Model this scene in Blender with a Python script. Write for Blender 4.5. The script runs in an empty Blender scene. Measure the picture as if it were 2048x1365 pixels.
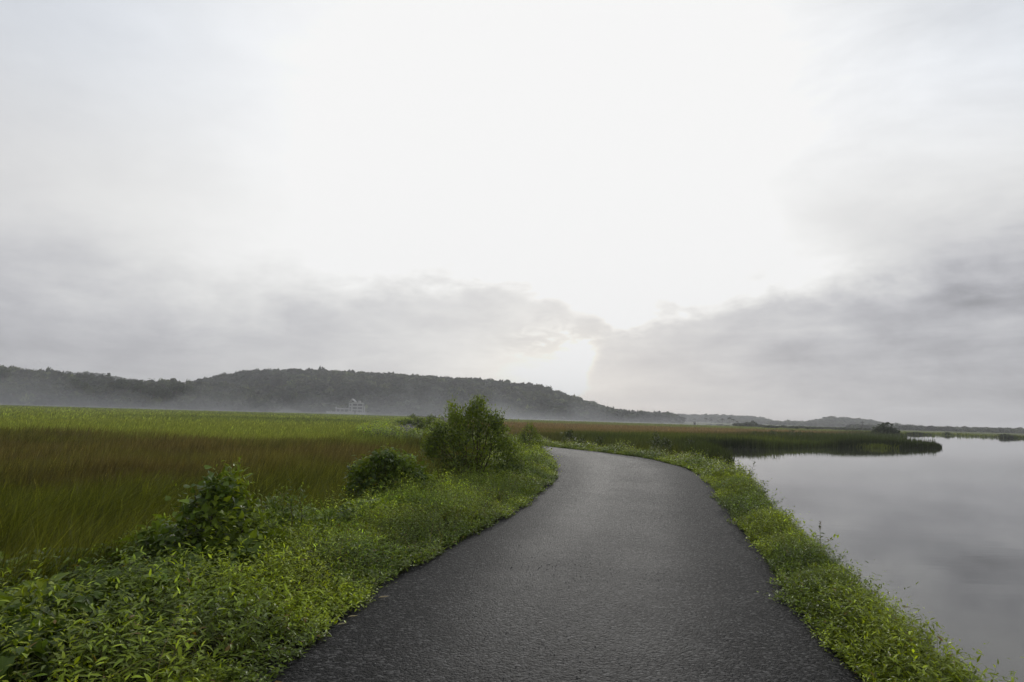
import bpy, bmesh, math, random
import numpy as np
from mathutils import Matrix, Vector

rng = np.random.default_rng(11)
random.seed(5)
scn = bpy.context.scene
COL = scn.collection

# ------------------------------------------------------------------ camera
F = 1365.3                                   # 24 mm lens on a 36 mm frame
ROLL = math.radians(1.69)
PITCH = math.atan(149.5 * math.cos(ROLL) / F)
EYE = np.array([0, 0, 1.6])
FWD = np.array([0, math.cos(PITCH), math.sin(PITCH)])
R0 = np.array([1.0, 0, 0])
U0 = np.array([0, -math.sin(PITCH), math.cos(PITCH)])
RGT = math.cos(ROLL) * R0 + math.sin(ROLL) * U0
UPV = -math.sin(ROLL) * R0 + math.cos(ROLL) * U0
cam_data = bpy.data.cameras.new('camera')
cam_data.lens = 24
cam_data.sensor_width = 36
cam_data.clip_start = 0.05
cam_data.clip_end = 12000
cam = bpy.data.objects.new('camera', cam_data)
COL.objects.link(cam)
M = Matrix.Identity(4)
for i in range(3):
    M[i][0], M[i][1], M[i][2], M[i][3] = RGT[i], UPV[i], -FWD[i], EYE[i]
cam.matrix_world = M
scn.camera = cam


def at(x, y, d):
    """survey: the place seen in the photograph at (x, y), d metres ahead"""
    v = FWD + RGT * (x - 1024) / F - UPV * (y - 682.5) / F
    return EYE + v * (d / v[1])


# ------------------------------------------------------------------ render settings
scn.view_settings.view_transform = 'Standard'
scn.view_settings.look = 'None'
scn.view_settings.exposure = 0.0
scn.view_settings.gamma = 1.0
scn.cycles.use_denoising = True
try:
    scn.cycles.denoiser = 'OPENIMAGEDENOISE'
except Exception:
    pass
scn.cycles.max_bounces = 6
scn.cycles.diffuse_bounces = 3
scn.cycles.glossy_bounces = 3
scn.cycles.transmission_bounces = 4
scn.cycles.volume_bounces = 0
scn.cycles.transparent_max_bounces = 8
scn.cycles.sample_clamp_indirect = 4.0

SUN_AZ, SUN_EL = math.radians(6.5), math.radians(9.0)


# ------------------------------------------------------------------ node helper
class V:
    """a float socket with operators that add Math nodes"""
    nt = None

    def __init__(self, s):
        self.s = s

    @staticmethod
    def m(op, *a, clamp=False):
        n = V.nt.nodes.new('ShaderNodeMath')
        n.operation = op
        n.use_clamp = clamp
        for i, q in enumerate(a):
            if isinstance(q, V):
                V.nt.links.new(q.s, n.inputs[i])
            else:
                n.inputs[i].default_value = q
        return V(n.outputs[0])

    def __add__(s, o): return V.m('ADD', s, o)
    __radd__ = __add__
    def __sub__(s, o): return V.m('SUBTRACT', s, o)
    def __rsub__(s, o): return V.m('SUBTRACT', o, s)
    def __mul__(s, o): return V.m('MULTIPLY', s, o)
    __rmul__ = __mul__
    def __truediv__(s, o): return V.m('DIVIDE', s, o)


def smooth(v, lo, hi):
    n = V.nt.nodes.new('ShaderNodeMapRange')
    n.interpolation_type = 'SMOOTHSTEP'
    for k, q in (('Value', v), ('From Min', lo), ('From Max', hi)):
        if isinstance(q, V):
            V.nt.links.new(q.s, n.inputs[k])
        else:
            n.inputs[k].default_value = q
    return V(n.outputs[0])


def curve(v, pts, lo, hi, kind='EASE'):
    """piecewise smooth lookup of v over [(x, y)...]"""
    n = V.nt.nodes.new('ShaderNodeValToRGB')
    cr = n.color_ramp
    cr.interpolation = kind
    while len(cr.elements) > 1:
        cr.elements.remove(cr.elements[-1])
    for i, (x, y) in enumerate(pts):
        e = cr.elements[0] if i == 0 else cr.elements.new((x - lo) / (hi - lo))
        e.position = (x - lo) / (hi - lo)
        e.color = (y, y, y, 1)
    V.nt.links.new(((v - lo) / (hi - lo)).s, n.inputs[0])
    return V(n.outputs[0])


def noise(vec, scale, detail=5, rough=0.55, dist=0.0):
    n = V.nt.nodes.new('ShaderNodeTexNoise')
    n.inputs['Scale'].default_value = scale
    n.inputs['Detail'].default_value = detail
    n.inputs['Roughness'].default_value = rough
    n.inputs['Distortion'].default_value = dist
    if vec is not None:
        V.nt.links.new(vec, n.inputs['Vector'])
    return V(n.outputs['Fac'])


def mixc(f, a, b):
    n = V.nt.nodes.new('ShaderNodeMix')
    n.data_type = 'RGBA'
    for k, q in ((0, f), (6, a), (7, b)):
        if isinstance(q, V):
            V.nt.links.new(q.s, n.inputs[k])
        elif hasattr(q, 'is_linked'):
            V.nt.links.new(q, n.inputs[k])
        elif k == 0:
            n.inputs[k].default_value = q
        else:
            n.inputs[k].default_value = (*q, 1)
    return n.outputs[2]


def combine(x, y, z):
    n = V.nt.nodes.new('ShaderNodeCombineXYZ')
    for i, q in enumerate((x, y, z)):
        if isinstance(q, V):
            V.nt.links.new(q.s, n.inputs[i])
        else:
            n.inputs[i].default_value = q
    return n.outputs[0]


# ------------------------------------------------------------------ world: overcast sky over a Nishita sky
def build_world():
    w = bpy.data.worlds.new('World')
    scn.world = w
    w.use_nodes = True
    nt = w.node_tree
    nt.nodes.clear()
    V.nt = nt
    tc = nt.nodes.new('ShaderNodeTexCoord')
    sep = nt.nodes.new('ShaderNodeSeparateXYZ')
    nt.links.new(tc.outputs['Generated'], sep.inputs[0])
    x, y, z = (V(o) for o in sep.outputs)
    deg = 180 / math.pi
    az = V.m('ARCTAN2', x, y) * deg
    el = V.m('ARCSINE', z) * deg
    zz = V.m('MAXIMUM', z, 0.0) + 0.16
    pl = combine(x / zz, y / zz, 3.1)
    cloud = noise(pl, 0.75, 9, 0.56, 0.25) - 0.5
    fine = noise(combine(x / zz, y / zz, 8.3), 2.2, 8, 0.6, 0.3) - 0.5
    wisp = noise(combine(az * 0.045, el * 0.13, 1.7), 1.0, 8, 0.58, 0.3) - 0.5
    billow = noise(combine(az * 0.17, el * 0.34, 5.2), 1.0, 9, 0.6, 0.2) - 0.5
    # the dark deck low down: its upper edge, softness and brightness vary with the compass direction
    edge = curve(az, [(-180, .14), (-60, .12), (-37, .062), (-24, .068), (-16, .086), (-8, .108), (-3, .112), (2, .102), (6, .088),
                      (9, .072), (13, .086), (19, .100), (28, .106), (38, .108), (60, .11), (180, .14)], -180, 180) * 100
    soft = curve(az, [(-180, .9), (-60, .9), (-37, .90), (-22, .62), (-12, .30), (-3, .22), (5, .20), (9, .15), (14, .19), (22, .30),
                      (38, .46), (60, .9), (180, .9)], -180, 180) * 10
    deck = curve(az, [(-180, .58), (-60, .54), (-38, .42), (-28, .53), (-18, .64), (-8, .71), (-2, .75), (4, .78), (7.5, .73), (10, .67),
                      (16, .60), (26, .55), (38, .49), (60, .54), (180, .58)], -180, 180, 'B_SPLINE')
    high = curve(az, [(-180, .62), (-70, .66), (-40, .70), (-28, .84), (-17, .96), (-8, 1.0), (6, 1.02), (14, 1.0), (20, .97), (30, .87), (40, .76),
                      (70, .66), (180, .62)], -180, 180, 'B_SPLINE')
    e2 = el - edge + wisp * 4.0 + billow * 5.0 + fine * 1.5
    t = smooth(e2, soft * -0.5, soft)
    # brightness of the open part falls off overhead
    up = smooth(el, 20.0, 60.0)
    high = high * (1.0 - 0.10 * up) + wisp * (0.16 + 0.34 * smooth(az, 14.0, 24.0)) + billow * 0.08 + cloud * 0.14 * smooth(V.m('ABSOLUTE', az - 3.0), 12.0, 30.0)
    core = V.m('POWER', 2.718, ((az - 4.0) * (az - 4.0) / 260.0 + (el - 20.0) * (el - 20.0) / 150.0) * -1.0)
    high = high + core * 0.25
    # streaks inside the dark deck, more contrast on the right
    streak = noise(combine(az * 0.05 + el * -0.05, el * 0.30, 9.2), 1.0, 8, 0.55, 0.35) - 0.5
    rightw = smooth(az, 8.0, 30.0)
    band = V.m('POWER', 2.718, (el - 6.4 - (az - 24.0) * 0.22) * (el - 6.4 - (az - 24.0) * 0.22) / -1.5) * smooth(az, 18.0, 26.0)
    low = deck + streak * (0.20 + rightw * 0.34) + billow * (0.30 + rightw * 0.14) + fine * 0.16 - band * 0.10
    # slightly lighter again just above the horizon
    low = low + 0.02 * smooth(el * -1.0, -5.0, -0.5)
    band2 = V.m('POWER', 2.718, (el - 18.0 + (az - 20.0) * 0.42) * (el - 18.0 + (az - 20.0) * 0.42) / -5.0) * smooth(az, 15.0, 24.0)
    high = high - band2 * 0.12 * (1.0 + wisp * 2.0)
    lum = low + (high - low) * t
    # the break in the clouds where the sun stands, cut off on its right by a cloud edge
    cut = 5.6 + 0.60 * (el - 2.3) + billow * 2.4 + fine * 1.5
    mask = smooth((cut - az), -0.9, 1.1)
    spot = V.m('POWER', 2.718, ((az - 5.7) * (az - 5.7) / 2.2 + (el - 3.8) * (el - 3.8) / 3.0) * -1.0)
    halo = V.m('POWER', 2.718, ((az - 4.2) * (az - 4.2) / 34.0 + (el - 3.0) * (el - 3.0) / 12.0) * -1.0)
    crack = noise(combine(az * 0.42, el * 0.95, 6.4), 1.0, 9, 0.6, 0.4) - 0.5
    zone = V.m('POWER', 2.718, ((az - 4.8) * (az - 4.8) / 22.0 + (el - 6.2) * (el - 6.2) / 3.0) * -1.0)
    rag = smooth(crack, -0.06, 0.20) * zone
    spot = spot * mask
    halo = halo * mask
    lum = lum + spot * 0.55 + halo * 0.20 + (rag * 0.34 - zone * 0.07) * mask
    # colour: bluish grey in the deck and high corners, neutral where bright, warm in the break
    side = smooth(V.m('ABSOLUTE', az - 3.0), 12.0, 42.0)
    grey = mixc(smooth(lum, 0.35, 0.85), (0.972, 0.976, 1.055), (1.0, 1.0, 0.995))
    grey = mixc(side * smooth(el, 14.0, 28.0) * 0.8, grey, (0.93, 0.985, 1.07))
    grey = mixc(spot, grey, (1.05, 1.0, 0.87))
    grey = mixc(halo * 0.8, grey, (1.03, 1.0, 0.93))
    vm = nt.nodes.new('ShaderNodeVectorMath')
    vm.operation = 'SCALE'
    nt.links.new(grey, vm.inputs[0])
    nt.links.new((lum * 10.0).s, vm.inputs['Scale'])
    sky = nt.nodes.new('ShaderNodeTexSky')
    sky.sky_type = 'NISHITA'
    sky.sun_disc = False
    sky.sun_elevation = SUN_EL
    sky.sun_rotation = SUN_AZ
    sky.air_density = 1.0
    sky.dust_density = 0.6
    mx = mixc(0.975, sky.outputs[0], vm.outputs[0])
    mn = nt.nodes.new('ShaderNodeVectorMath')
    mn.operation = 'MINIMUM'
    nt.links.new(mx, mn.inputs[0])
    mn.inputs[1].default_value = (9.4, 9.4, 9.38)
    bg = nt.nodes.new('ShaderNodeBackground')
    bg.inputs['Strength'].default_value = 0.1
    nt.links.new(mn.outputs[0], bg.inputs['Color'])
    out = nt.nodes.new('ShaderNodeOutputWorld')
    nt.links.new(bg.outputs[0], out.inputs['Surface'])


build_world()
sd = bpy.data.lights.new('sun', 'SUN')
sd.energy = 1.1
sd.angle = math.radians(14)
sd.color = (1.0, 0.97, 0.91)
sun = bpy.data.objects.new('sun', sd)
COL.objects.link(sun)
sv = Vector((math.sin(SUN_AZ) * math.cos(SUN_EL), math.cos(SUN_AZ) * math.cos(SUN_EL), math.sin(SUN_EL)))
sun.rotation_euler = sv.to_track_quat('Z', 'Y').to_euler()
sun.location = (30, 200, 60)


# ------------------------------------------------------------------ generic helpers
def tag(o, label=None, cat=None, group=None, kind=None):
    if label: o['label'] = label
    if cat: o['category'] = cat
    if group: o['group'] = group
    if kind: o['kind'] = kind
    return o


def empty(name, loc, rz=0.0):
    o = bpy.data.objects.new(name, None)
    COL.objects.link(o)
    o.location = [float(q) for q in loc]
    o.rotation_euler = (0, 0, rz)
    o.empty_display_size = 0.2
    return o


def tri_mesh(name, co, tris, col=None, mat=None, smooth_shade=False):
    me = bpy.data.meshes.new(name)
    co = np.ascontiguousarray(co, dtype=np.float32)
    tris = np.ascontiguousarray(tris, dtype=np.int32)
    n = len(tris)
    me.vertices.add(len(co))
    me.vertices.foreach_set('co', co.ravel())
    me.loops.add(n * 3)
    me.loops.foreach_set('vertex_index', tris.ravel())
    me.polygons.add(n)
    me.polygons.foreach_set('loop_start', np.arange(0, n * 3, 3, dtype=np.int32))
    me.polygons.foreach_set('use_smooth', np.full(n, smooth_shade, dtype=bool))
    me.update(calc_edges=True)
    if col is not None:
        a = me.attributes.new('col', 'FLOAT_COLOR', 'POINT')
        c = np.ones((len(co), 4), dtype=np.float32)
        c[:, :3] = col
        a.data.foreach_set('color', c.ravel())
    if mat: me.materials.append(mat)
    return me


def link(name, me, parent=None):
    o = bpy.data.objects.new(name, me)
    COL.objects.link(o)
    if parent: o.parent = parent
    return o


def nz(v):
    return v / np.maximum(np.linalg.norm(v, axis=-1, keepdims=True), 1e-9)


class Soup:
    """collects triangles into one mesh"""
    def __init__(s):
        s.v, s.t, s.c, s.n = [], [], [], 0

    def add(s, v, t, c):
        v = np.asarray(v, float).reshape(-1, 3)
        s.v.append(v)
        s.t.append(np.asarray(t).reshape(-1, 3) + s.n)
        c = np.asarray(c, float)
        s.c.append(np.broadcast_to(c, v.shape) if c.ndim == 1 else c)
        s.n += len(v)

    def scatter(s, tv, tt, pos, d, up, scale, col, wscale=1.0):
        """template tv/tt: y along d, z along up; col (N,3)"""
        d = nz(np.asarray(d, float))
        x = nz(np.cross(d, up))
        z = np.cross(x, d)
        N, k = len(pos), len(tv)
        scale = np.broadcast_to(np.asarray(scale, float), (N,))
        ws = np.broadcast_to(np.asarray(wscale, float), (N,))
        v = (tv[None, :, 0, None] * (x * ws[:, None])[:, None] + tv[None, :, 1, None] * d[:, None] + tv[None, :, 2, None] * z[:, None])
        v = v * scale[:, None, None] + pos[:, None]
        t = tt[None] + (np.arange(N) * k)[:, None, None]
        if col.ndim == 2:
            c = np.repeat(col, k, axis=0)
        else:
            c = col.reshape(-1, 3)
        s.add(v.reshape(-1, 3), t.reshape(-1, 3), c)

    def tube(s, pts, r0, r1, col, n=5):
        pts = np.asarray(pts, float)
        k = len(pts)
        tan = nz(np.gradient(pts, axis=0))
        ref = np.array([0.31, 0.77, 0.2])
        a = nz(np.cross(tan, ref))
        b = np.cross(tan, a)
        rr = np.linspace(r0, r1, k)
        ang = np.arange(n) * 2 * np.pi / n
        v = pts[:, None] + rr[:, None, None] * (np.cos(ang)[None, :, None] * a[:, None] + np.sin(ang)[None, :, None] * b[:, None])
        t = []
        for i in range(k - 1):
            for j in range(n):
                p, q = i * n + j, i * n + (j + 1) % n
                t += [(p, q, q + n), (p, q + n, p + n)]
        s.add(v.reshape(-1, 3), t, col)

    def box(s, lo, hi, col=(1, 1, 1)):
        x0, y0, z0 = lo
        x1, y1, z1 = hi
        v = [(x0, y0, z0), (x1, y0, z0), (x1, y1, z0), (x0, y1, z0), (x0, y0, z1), (x1, y0, z1), (x1, y1, z1), (x0, y1, z1)]
        q = [(0, 3, 2, 1), (4, 5, 6, 7), (0, 1, 5, 4), (1, 2, 6, 5), (2, 3, 7, 6), (3, 0, 4, 7)]
        s.add(v, [f for a in q for f in ((a[0], a[1], a[2]), (a[0], a[2], a[3]))], np.asarray(col, float))

    def mesh(s, name, mat, smooth_shade=False):
        return tri_mesh(name, np.concatenate(s.v), np.concatenate(s.t), np.concatenate(s.c), mat, smooth_shade)


def rnd_unit(n):
    return nz(rng.normal(size=(n, 3)))


def vary(c, n, amt=0.18, hue=0.12):
    """n colours around c"""
    c = np.asarray(c, float)
    k = np.exp(rng.normal(0, amt, (n, 1)))
    h = rng.normal(0, hue, (n, 1))
    out = c[None] * k
    out[:, 0] *= np.exp(h[:, 0])
    out[:, 2] *= np.exp(-h[:, 0])
    return np.clip(out, 0.004, 0.9)


_perm = rng.random((256, 256))


def vnoise(x, y):
    """smooth 2-D value noise 0..1"""
    x = np.asarray(x, float); y = np.asarray(y, float)
    xi, yi = np.floor(x).astype(int), np.floor(y).astype(int)
    fx, fy = x - xi, y - yi
    fx, fy = fx * fx * (3 - 2 * fx), fy * fy * (3 - 2 * fy)
    g = lambda a, b: _perm[a & 255, b & 255]
    return (g(xi, yi) * (1 - fx) + g(xi + 1, yi) * fx) * (1 - fy) + (g(xi, yi + 1) * (1 - fx) + g(xi + 1, yi + 1) * fx) * fy


def fbm(x, y, o=4):
    s, a, t = 0, 1.0, 0
    for i in range(o):
        s = s + a * vnoise(x * 2 ** i + 17.3 * i, y * 2 ** i + 5.1 * i)
        t += a
        a *= 0.5
    return s / t


def catmull(P, step):
    P = np.asarray(P, float)
    out = []
    Q = np.vstack([2 * P[0] - P[1], P, 2 * P[-1] - P[-2]])
    for i in range(1, len(Q) - 2):
        n = max(2, int(np.linalg.norm(Q[i + 1] - Q[i]) / step))
        t = np.linspace(0, 1, n, endpoint=False)[:, None]
        a, b, c, d = Q[i - 1], Q[i], Q[i + 1], Q[i + 2]
        out.append(0.5 * (2 * b + (c - a) * t + (2 * a - 5 * b + 4 * c - d) * t ** 2 + (3 * b - a - 3 * c + d) * t ** 3))
    out.append(P[-1:])
    return np.vstack(out)


# ------------------------------------------------------------------ materials
def new_mat(name):
    m = bpy.data.materials.new(name)
    m.use_nodes = True
    nt = m.node_tree
    nt.nodes.clear()
    V.nt = nt
    out = nt.nodes.new('ShaderNodeOutputMaterial')
    return m, nt, out


def principled(nt, **kw):
    p = nt.nodes.new('ShaderNodeBsdfPrincipled')
    for k, q in kw.items():
        k = k.replace('_', ' ')
        if isinstance(q, V):
            nt.links.new(q.s, p.inputs[k])
        elif hasattr(q, 'is_linked'):
            nt.links.new(q, p.inputs[k])
        elif isinstance(q, tuple):
            p.inputs[k].default_value = (*q, 1)
        else:
            p.inputs[k].default_value = q
    return p


def attr_col(nt):
    a = nt.nodes.new('ShaderNodeAttribute')
    a.attribute_name = 'col'
    return a.outputs['Color']


def leaf_mat(name, trans=0.35, rough=0.45, spec=0.4, tint=(1.6, 1.5, 0.5)):
    m, nt, out = new_mat(name)
    c = attr_col(nt)
    p = principled(nt, Base_Color=c, Roughness=rough)
    p.inputs['Specular IOR Level'].default_value = spec
    tr = nt.nodes.new('ShaderNodeBsdfTranslucent')
    vm = nt.nodes.new('ShaderNodeVectorMath')
    vm.operation = 'MULTIPLY'
    nt.links.new(c, vm.inputs[0])
    vm.inputs[1].default_value = tint
    nt.links.new(vm.outputs[0], tr.inputs['Color'])
    mix = nt.nodes.new('ShaderNodeMixShader')
    mix.inputs[0].default_value = trans
    nt.links.new(p.outputs[0], mix.inputs[1])
    nt.links.new(tr.outputs[0], mix.inputs[2])
    nt.links.new(mix.outputs[0], out.inputs['Surface'])
    return m


def plain_mat(name, color, rough=0.7, spec=0.3, var=0.15, scale=3.0):
    m, nt, out = new_mat(name)
    tc = nt.nodes.new('ShaderNodeTexCoord')
    f = noise(tc.outputs['Object'], scale, 5)
    lo = tuple(q * (1 - var) for q in color)
    hi = tuple(min(1, q * (1 + var)) for q in color)
    p = principled(nt, Base_Color=mixc(f, lo, hi), Roughness=rough)
    p.inputs['Specular IOR Level'].default_value = spec
    nt.links.new(p.outputs[0], out.inputs['Surface'])
    return m


MAT_LEAF = leaf_mat('leaf', 0.34, 0.42, 0.30)
MAT_GRASS = leaf_mat('grass_blade', 0.40, 0.55, 0.12)
MAT_CROWN = leaf_mat('tree_foliage', 0.25, 0.6, 0.2)
MAT_GRIT = leaf_mat('grit', 0.0, 0.55, 0.3)
MAT_BARK = plain_mat('bark', (0.09, 0.07, 0.05), 0.9, 0.1, 0.35, 6)
MAT_STEM = plain_mat('green_stem', (0.09, 0.11, 0.035), 0.7, 0.2, 0.3, 12)
MAT_WHITE = plain_mat('white_render', (0.36, 0.36, 0.355), 0.8, 0.2, 0.08, 0.6)
MAT_SHADEWALL = plain_mat('shaded_render', (0.07, 0.07, 0.068), 0.8, 0.2, 0.12, 0.4)  # villa walls set back behind the balconies, their shade put into the colour
MAT_GLASS = plain_mat('dark_window', (0.05, 0.055, 0.06), 0.15, 0.5, 0.1, 1)
MAT_CONC = plain_mat('weathered_concrete', (0.16, 0.155, 0.145), 0.85, 0.2, 0.2, 1.5)
MAT_IRON = plain_mat('dark_iron', (0.06, 0.06, 0.06), 0.6, 0.4, 0.2, 8)

# ------------------------------------------------------------------ survey: road edges, lake shore
L_PTS = [(-1.9, -40), (-1.75, -8), (-1.55, 0), (-1.56, 3), (-1.50, 4.22), (-1.42, 4.94), (-1.26, 5.97), (-0.92, 7.6), (-0.21, 10.28), (0.44, 13.42),
         (0.94, 16.45), (1.37, 20.2), (1.57, 24.58), (1.5, 29), (1.0, 33.5), (-0.8, 39), (-4.6, 46.5), (-8.6, 55), (-11.4, 64), (-12.6, 74), (-14.2, 90), (-16.4, 115),
         (-18.5, 150), (-24, 250), (-60, 420)]
R_PTS = [(1.9, -40), (1.95, -8), (2.05, 0), (2.16, 3), (2.25, 4.49), (2.43, 5.44), (2.75, 7.04), (3.23, 8.9), (3.63, 10.98), (4.4, 14.38), (5.52, 19.16), (6.13, 24.01),
         (5.85, 28.58), (4.45, 32.79), (2.18, 37.2), (-1.3, 44), (-5.2, 52.5), (-8.0, 61), (-9.0, 73), (-10.6, 90), (-12.8, 115), (-15, 150), (-20.5, 250), (-56, 420)]
CEN = catmull((np.array(L_PTS[:5]) + np.array(R_PTS[:5])) / 2, 1.0)


def resample(P, n):
    s = np.r_[0, np.cumsum(np.linalg.norm(np.diff(P, axis=0), axis=1))]
    t = np.linspace(0, 1, n) ** 1.0 * s[-1]
    return np.stack([np.interp(t, s, P[:, i]) for i in range(2)], 1)


LE = catmull(L_PTS, 0.25)
RE = catmull(R_PTS, 0.25)


def pair_right(P):
    """nearest point on the right edge for each left edge point"""
    out, j = [], 0
    for p in P:
        d = np.sum((RE - p) ** 2, 1)
        k = j + int(np.argmin(d[j:j + 120]))
        j = k
        out.append(RE[k])
    return np.array(out)


RP = pair_right(LE)
# smooth the pairing so the cross sections stay even
kern = np.ones(9) / 9
RP = np.stack([np.convolve(np.pad(RP[:, i], 4, mode='edge'), kern, mode='valid') for i in range(2)], 1)
CEN = (LE + RP) / 2
HALF = np.linalg.norm(LE - RP, axis=1) / 2


def seg_dist(P, line):
    """distance from points P to a polyline, and which side (positive = left of travel)"""
    best = np.full(len(P), 1e9)
    side = np.zeros(len(P))
    idx = np.zeros(len(P), int)
    for i in range(len(line) - 1):
        a, b = line[i], line[i + 1]
        ab = b - a
        L2 = ab @ ab
        if L2 < 1e-12: continue
        t = np.clip(((P - a) @ ab) / L2, 0, 1)
        q = P - a - t[:, None] * ab
        d = np.hypot(q[:, 0], q[:, 1])
        m = d < best
        best[m] = d[m]
        cr = ab[0] * (P[:, 1] - a[1]) - ab[1] * (P[:, 0] - a[0])
        side[m] = np.sign(cr)[m]
        idx[m] = i
    return best, side, idx


LAKE = np.array([(2.95, -120), (2.95, -30), (2.9, 0), (3.15, 4.3), (3.65, 6.3), (4.42, 9.4), (5.12, 12.2), (5.95, 15.2), (7.45, 20.1), (8.6, 24.8), (9.6, 30), (11.2, 35), (13, 44),
                 (15.5, 57), (19, 68.5), (22, 71), (27, 73), (33, 78.5), (38, 83.5), (43.5, 86.8), (50, 90), (55, 91.5), (58.2, 93), (59.3, 96), (58.5, 100), (55, 106), (52, 113),
                 (62, 128), (84, 150), (106, 182), (122, 215), (138, 246), (165, 252), (166, 232), (176, 226), (210, 215), (300, 190), (480, 100), (480, -120)], float)


def in_poly(P, poly):
    x, y = P[:, 0], P[:, 1]
    ins = np.zeros(len(P), bool)
    n = len(poly)
    for i in range(n):
        x0, y0 = poly[i]
        x1, y1 = poly[(i + 1) % n]
        if y0 == y1: continue
        c = ((y0 > y) != (y1 > y)) & (x < (x1 - x0) * (y - y0) / (y1 - y0) + x0)
        ins ^= c
    return ins


LAKE_LOOP = np.vstack([LAKE, LAKE[:1]])
CEN_C = CEN[::4]
HALF_C = HALF[::4]


def road_info(P):
    d, s, i = seg_dist(P, CEN_C)
    return d - np.interp(i, np.arange(len(HALF_C)), HALF_C), s


def sstep(x, a, b):
    t = np.clip((x - a) / (b - a), 0, 1)
    return t * t * (3 - 2 * t)


def lake_sd(P):
    """positive inside the lake"""
    d, _, _ = seg_dist(P, LAKE_LOOP)
    return np.where(in_poly(P, LAKE), d, -d)


def land_height(P):
    e, s = road_info(P)
    sd = lake_sd(P)
    far = np.hypot(P[:, 0], P[:, 1])
    field = -0.92 + 0.12 * (fbm(P[:, 0] * 0.12, P[:, 1] * 0.12) - 0.5)
    left = np.where(s > 0, 1.0, 0.0)
    w0 = np.where(s > 0, 1.5, 0.42)
    w1 = np.where(s > 0, 4.2, 2.6)
    bank = 0.02 + 0.07 * (fbm(P[:, 0] * 1.3, P[:, 1] * 1.3) - 0.3)
    bank = bank * sstep(e, 0.0, 0.5) - 0.045 * (1 - sstep(e, -0.05, 0.25))
    z = bank + (field - bank) * sstep(e, w0, w1)
    # lake bed and shore
    near_bank = (e < 6) & (s < 0)
    shore = sstep(sd, -0.55, 0.35)
    z = np.where(near_bank, z + (-1.25 - z) * shore, z + (-1.2 - z) * sstep(sd, -0.5, 0.8))
    z = z - np.clip(sd, 0, 8) * 0.13
    return z


def zone(P):
    """colour of the vegetation cover, tip tint share, height, on land"""
    x, y = P[:, 0], P[:, 1]
    n1 = fbm(x * 0.09 + 3, y * 0.09)
    n2 = fbm(x * 0.35 + 9, y * 0.35)
    n3 = fbm(x * 0.018 + 40, y * 0.018)
    left = x < np.interp(y, CEN[:, 1], CEN[:, 0])
    G = lambda c: np.tile(np.array(c, float), (len(P), 1))
    green_near = G((0.080, 0.090, 0.014))
    brown = G((0.104, 0.081, 0.038))
    olive = G((0.092, 0.096, 0.020))
    bright = G((0.190, 0.210, 0.050))
    pale = G((0.175, 0.205, 0.070))
    dark = G((0.042, 0.058, 0.018))
    pink = G((0.19, 0.125, 0.072))
    yb = y + (n1 - 0.5) * 14
    fb = sstep(yb + (n2 - .5) * 12, 13, 24)[:, None]
    c = green_near * (1 - fb) + fb * (brown * (0.35 + 0.65 * sstep(n2 * 0.55 + n1 * 0.45, 0.42, 0.60))[:, None] + olive * (0.65 - 0.65 * sstep(n2 * 0.55 + n1 * 0.45, 0.42, 0.60))[:, None])
    # towards the road the field stays green
    e = np.interp(y, CEN[:, 1], CEN[:, 0]) - x
    gr = (1 - sstep(e + (n1 - .5) * 5, 5, 11 + 0.05 * y))[:, None]
    c = c * (1 - gr * 0.7) + olive * gr * 0.7
    edge = 46 + 5 * (n2 - 0.5) - 0.03 * x
    fbr = sstep(y + (n1 - .5) * 10, edge - 7, edge + 5)[:, None]
    c = c * (1 - fbr) + bright * fbr
    patch = (sstep(n3, 0.50, 0.62) * sstep(y, 110, 170))[:, None] * 0.55
    c = c * (1 - patch) + dark * 1.3 * patch
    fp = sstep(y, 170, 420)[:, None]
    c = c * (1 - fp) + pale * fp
    h = 0.95 - 0.35 * sstep(y, 42, 52)
    # right hand marsh
    sd = lake_sd(P)
    r = olive * 1.05
    near = sstep(y, 95, 150)[:, None]
    r = r * (1 - near) + pink * near
    mix = sstep(n1, 0.42, 0.6)[:, None] * (y > 50)[:, None] * 0.7
    r = r * (1 - mix) + pink * 0.85 * mix
    shore = (sstep(sd, -26, -6) * sstep(y, 30, 60))[:, None]
    r = r * (1 - shore) + dark * shore
    lightp = (shore[:, 0] * sstep(n3 + 0.25 * (n1 - .5), 0.47, 0.56))[:, None] * (x < 42)[:, None]
    r = r * (1 - lightp) + G((0.085, 0.105, 0.026)) * lightp
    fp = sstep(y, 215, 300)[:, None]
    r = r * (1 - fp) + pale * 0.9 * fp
    hr = 0.75 + 0.55 * shore[:, 0]
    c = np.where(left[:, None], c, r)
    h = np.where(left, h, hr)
    return c, h, left, sd


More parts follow.
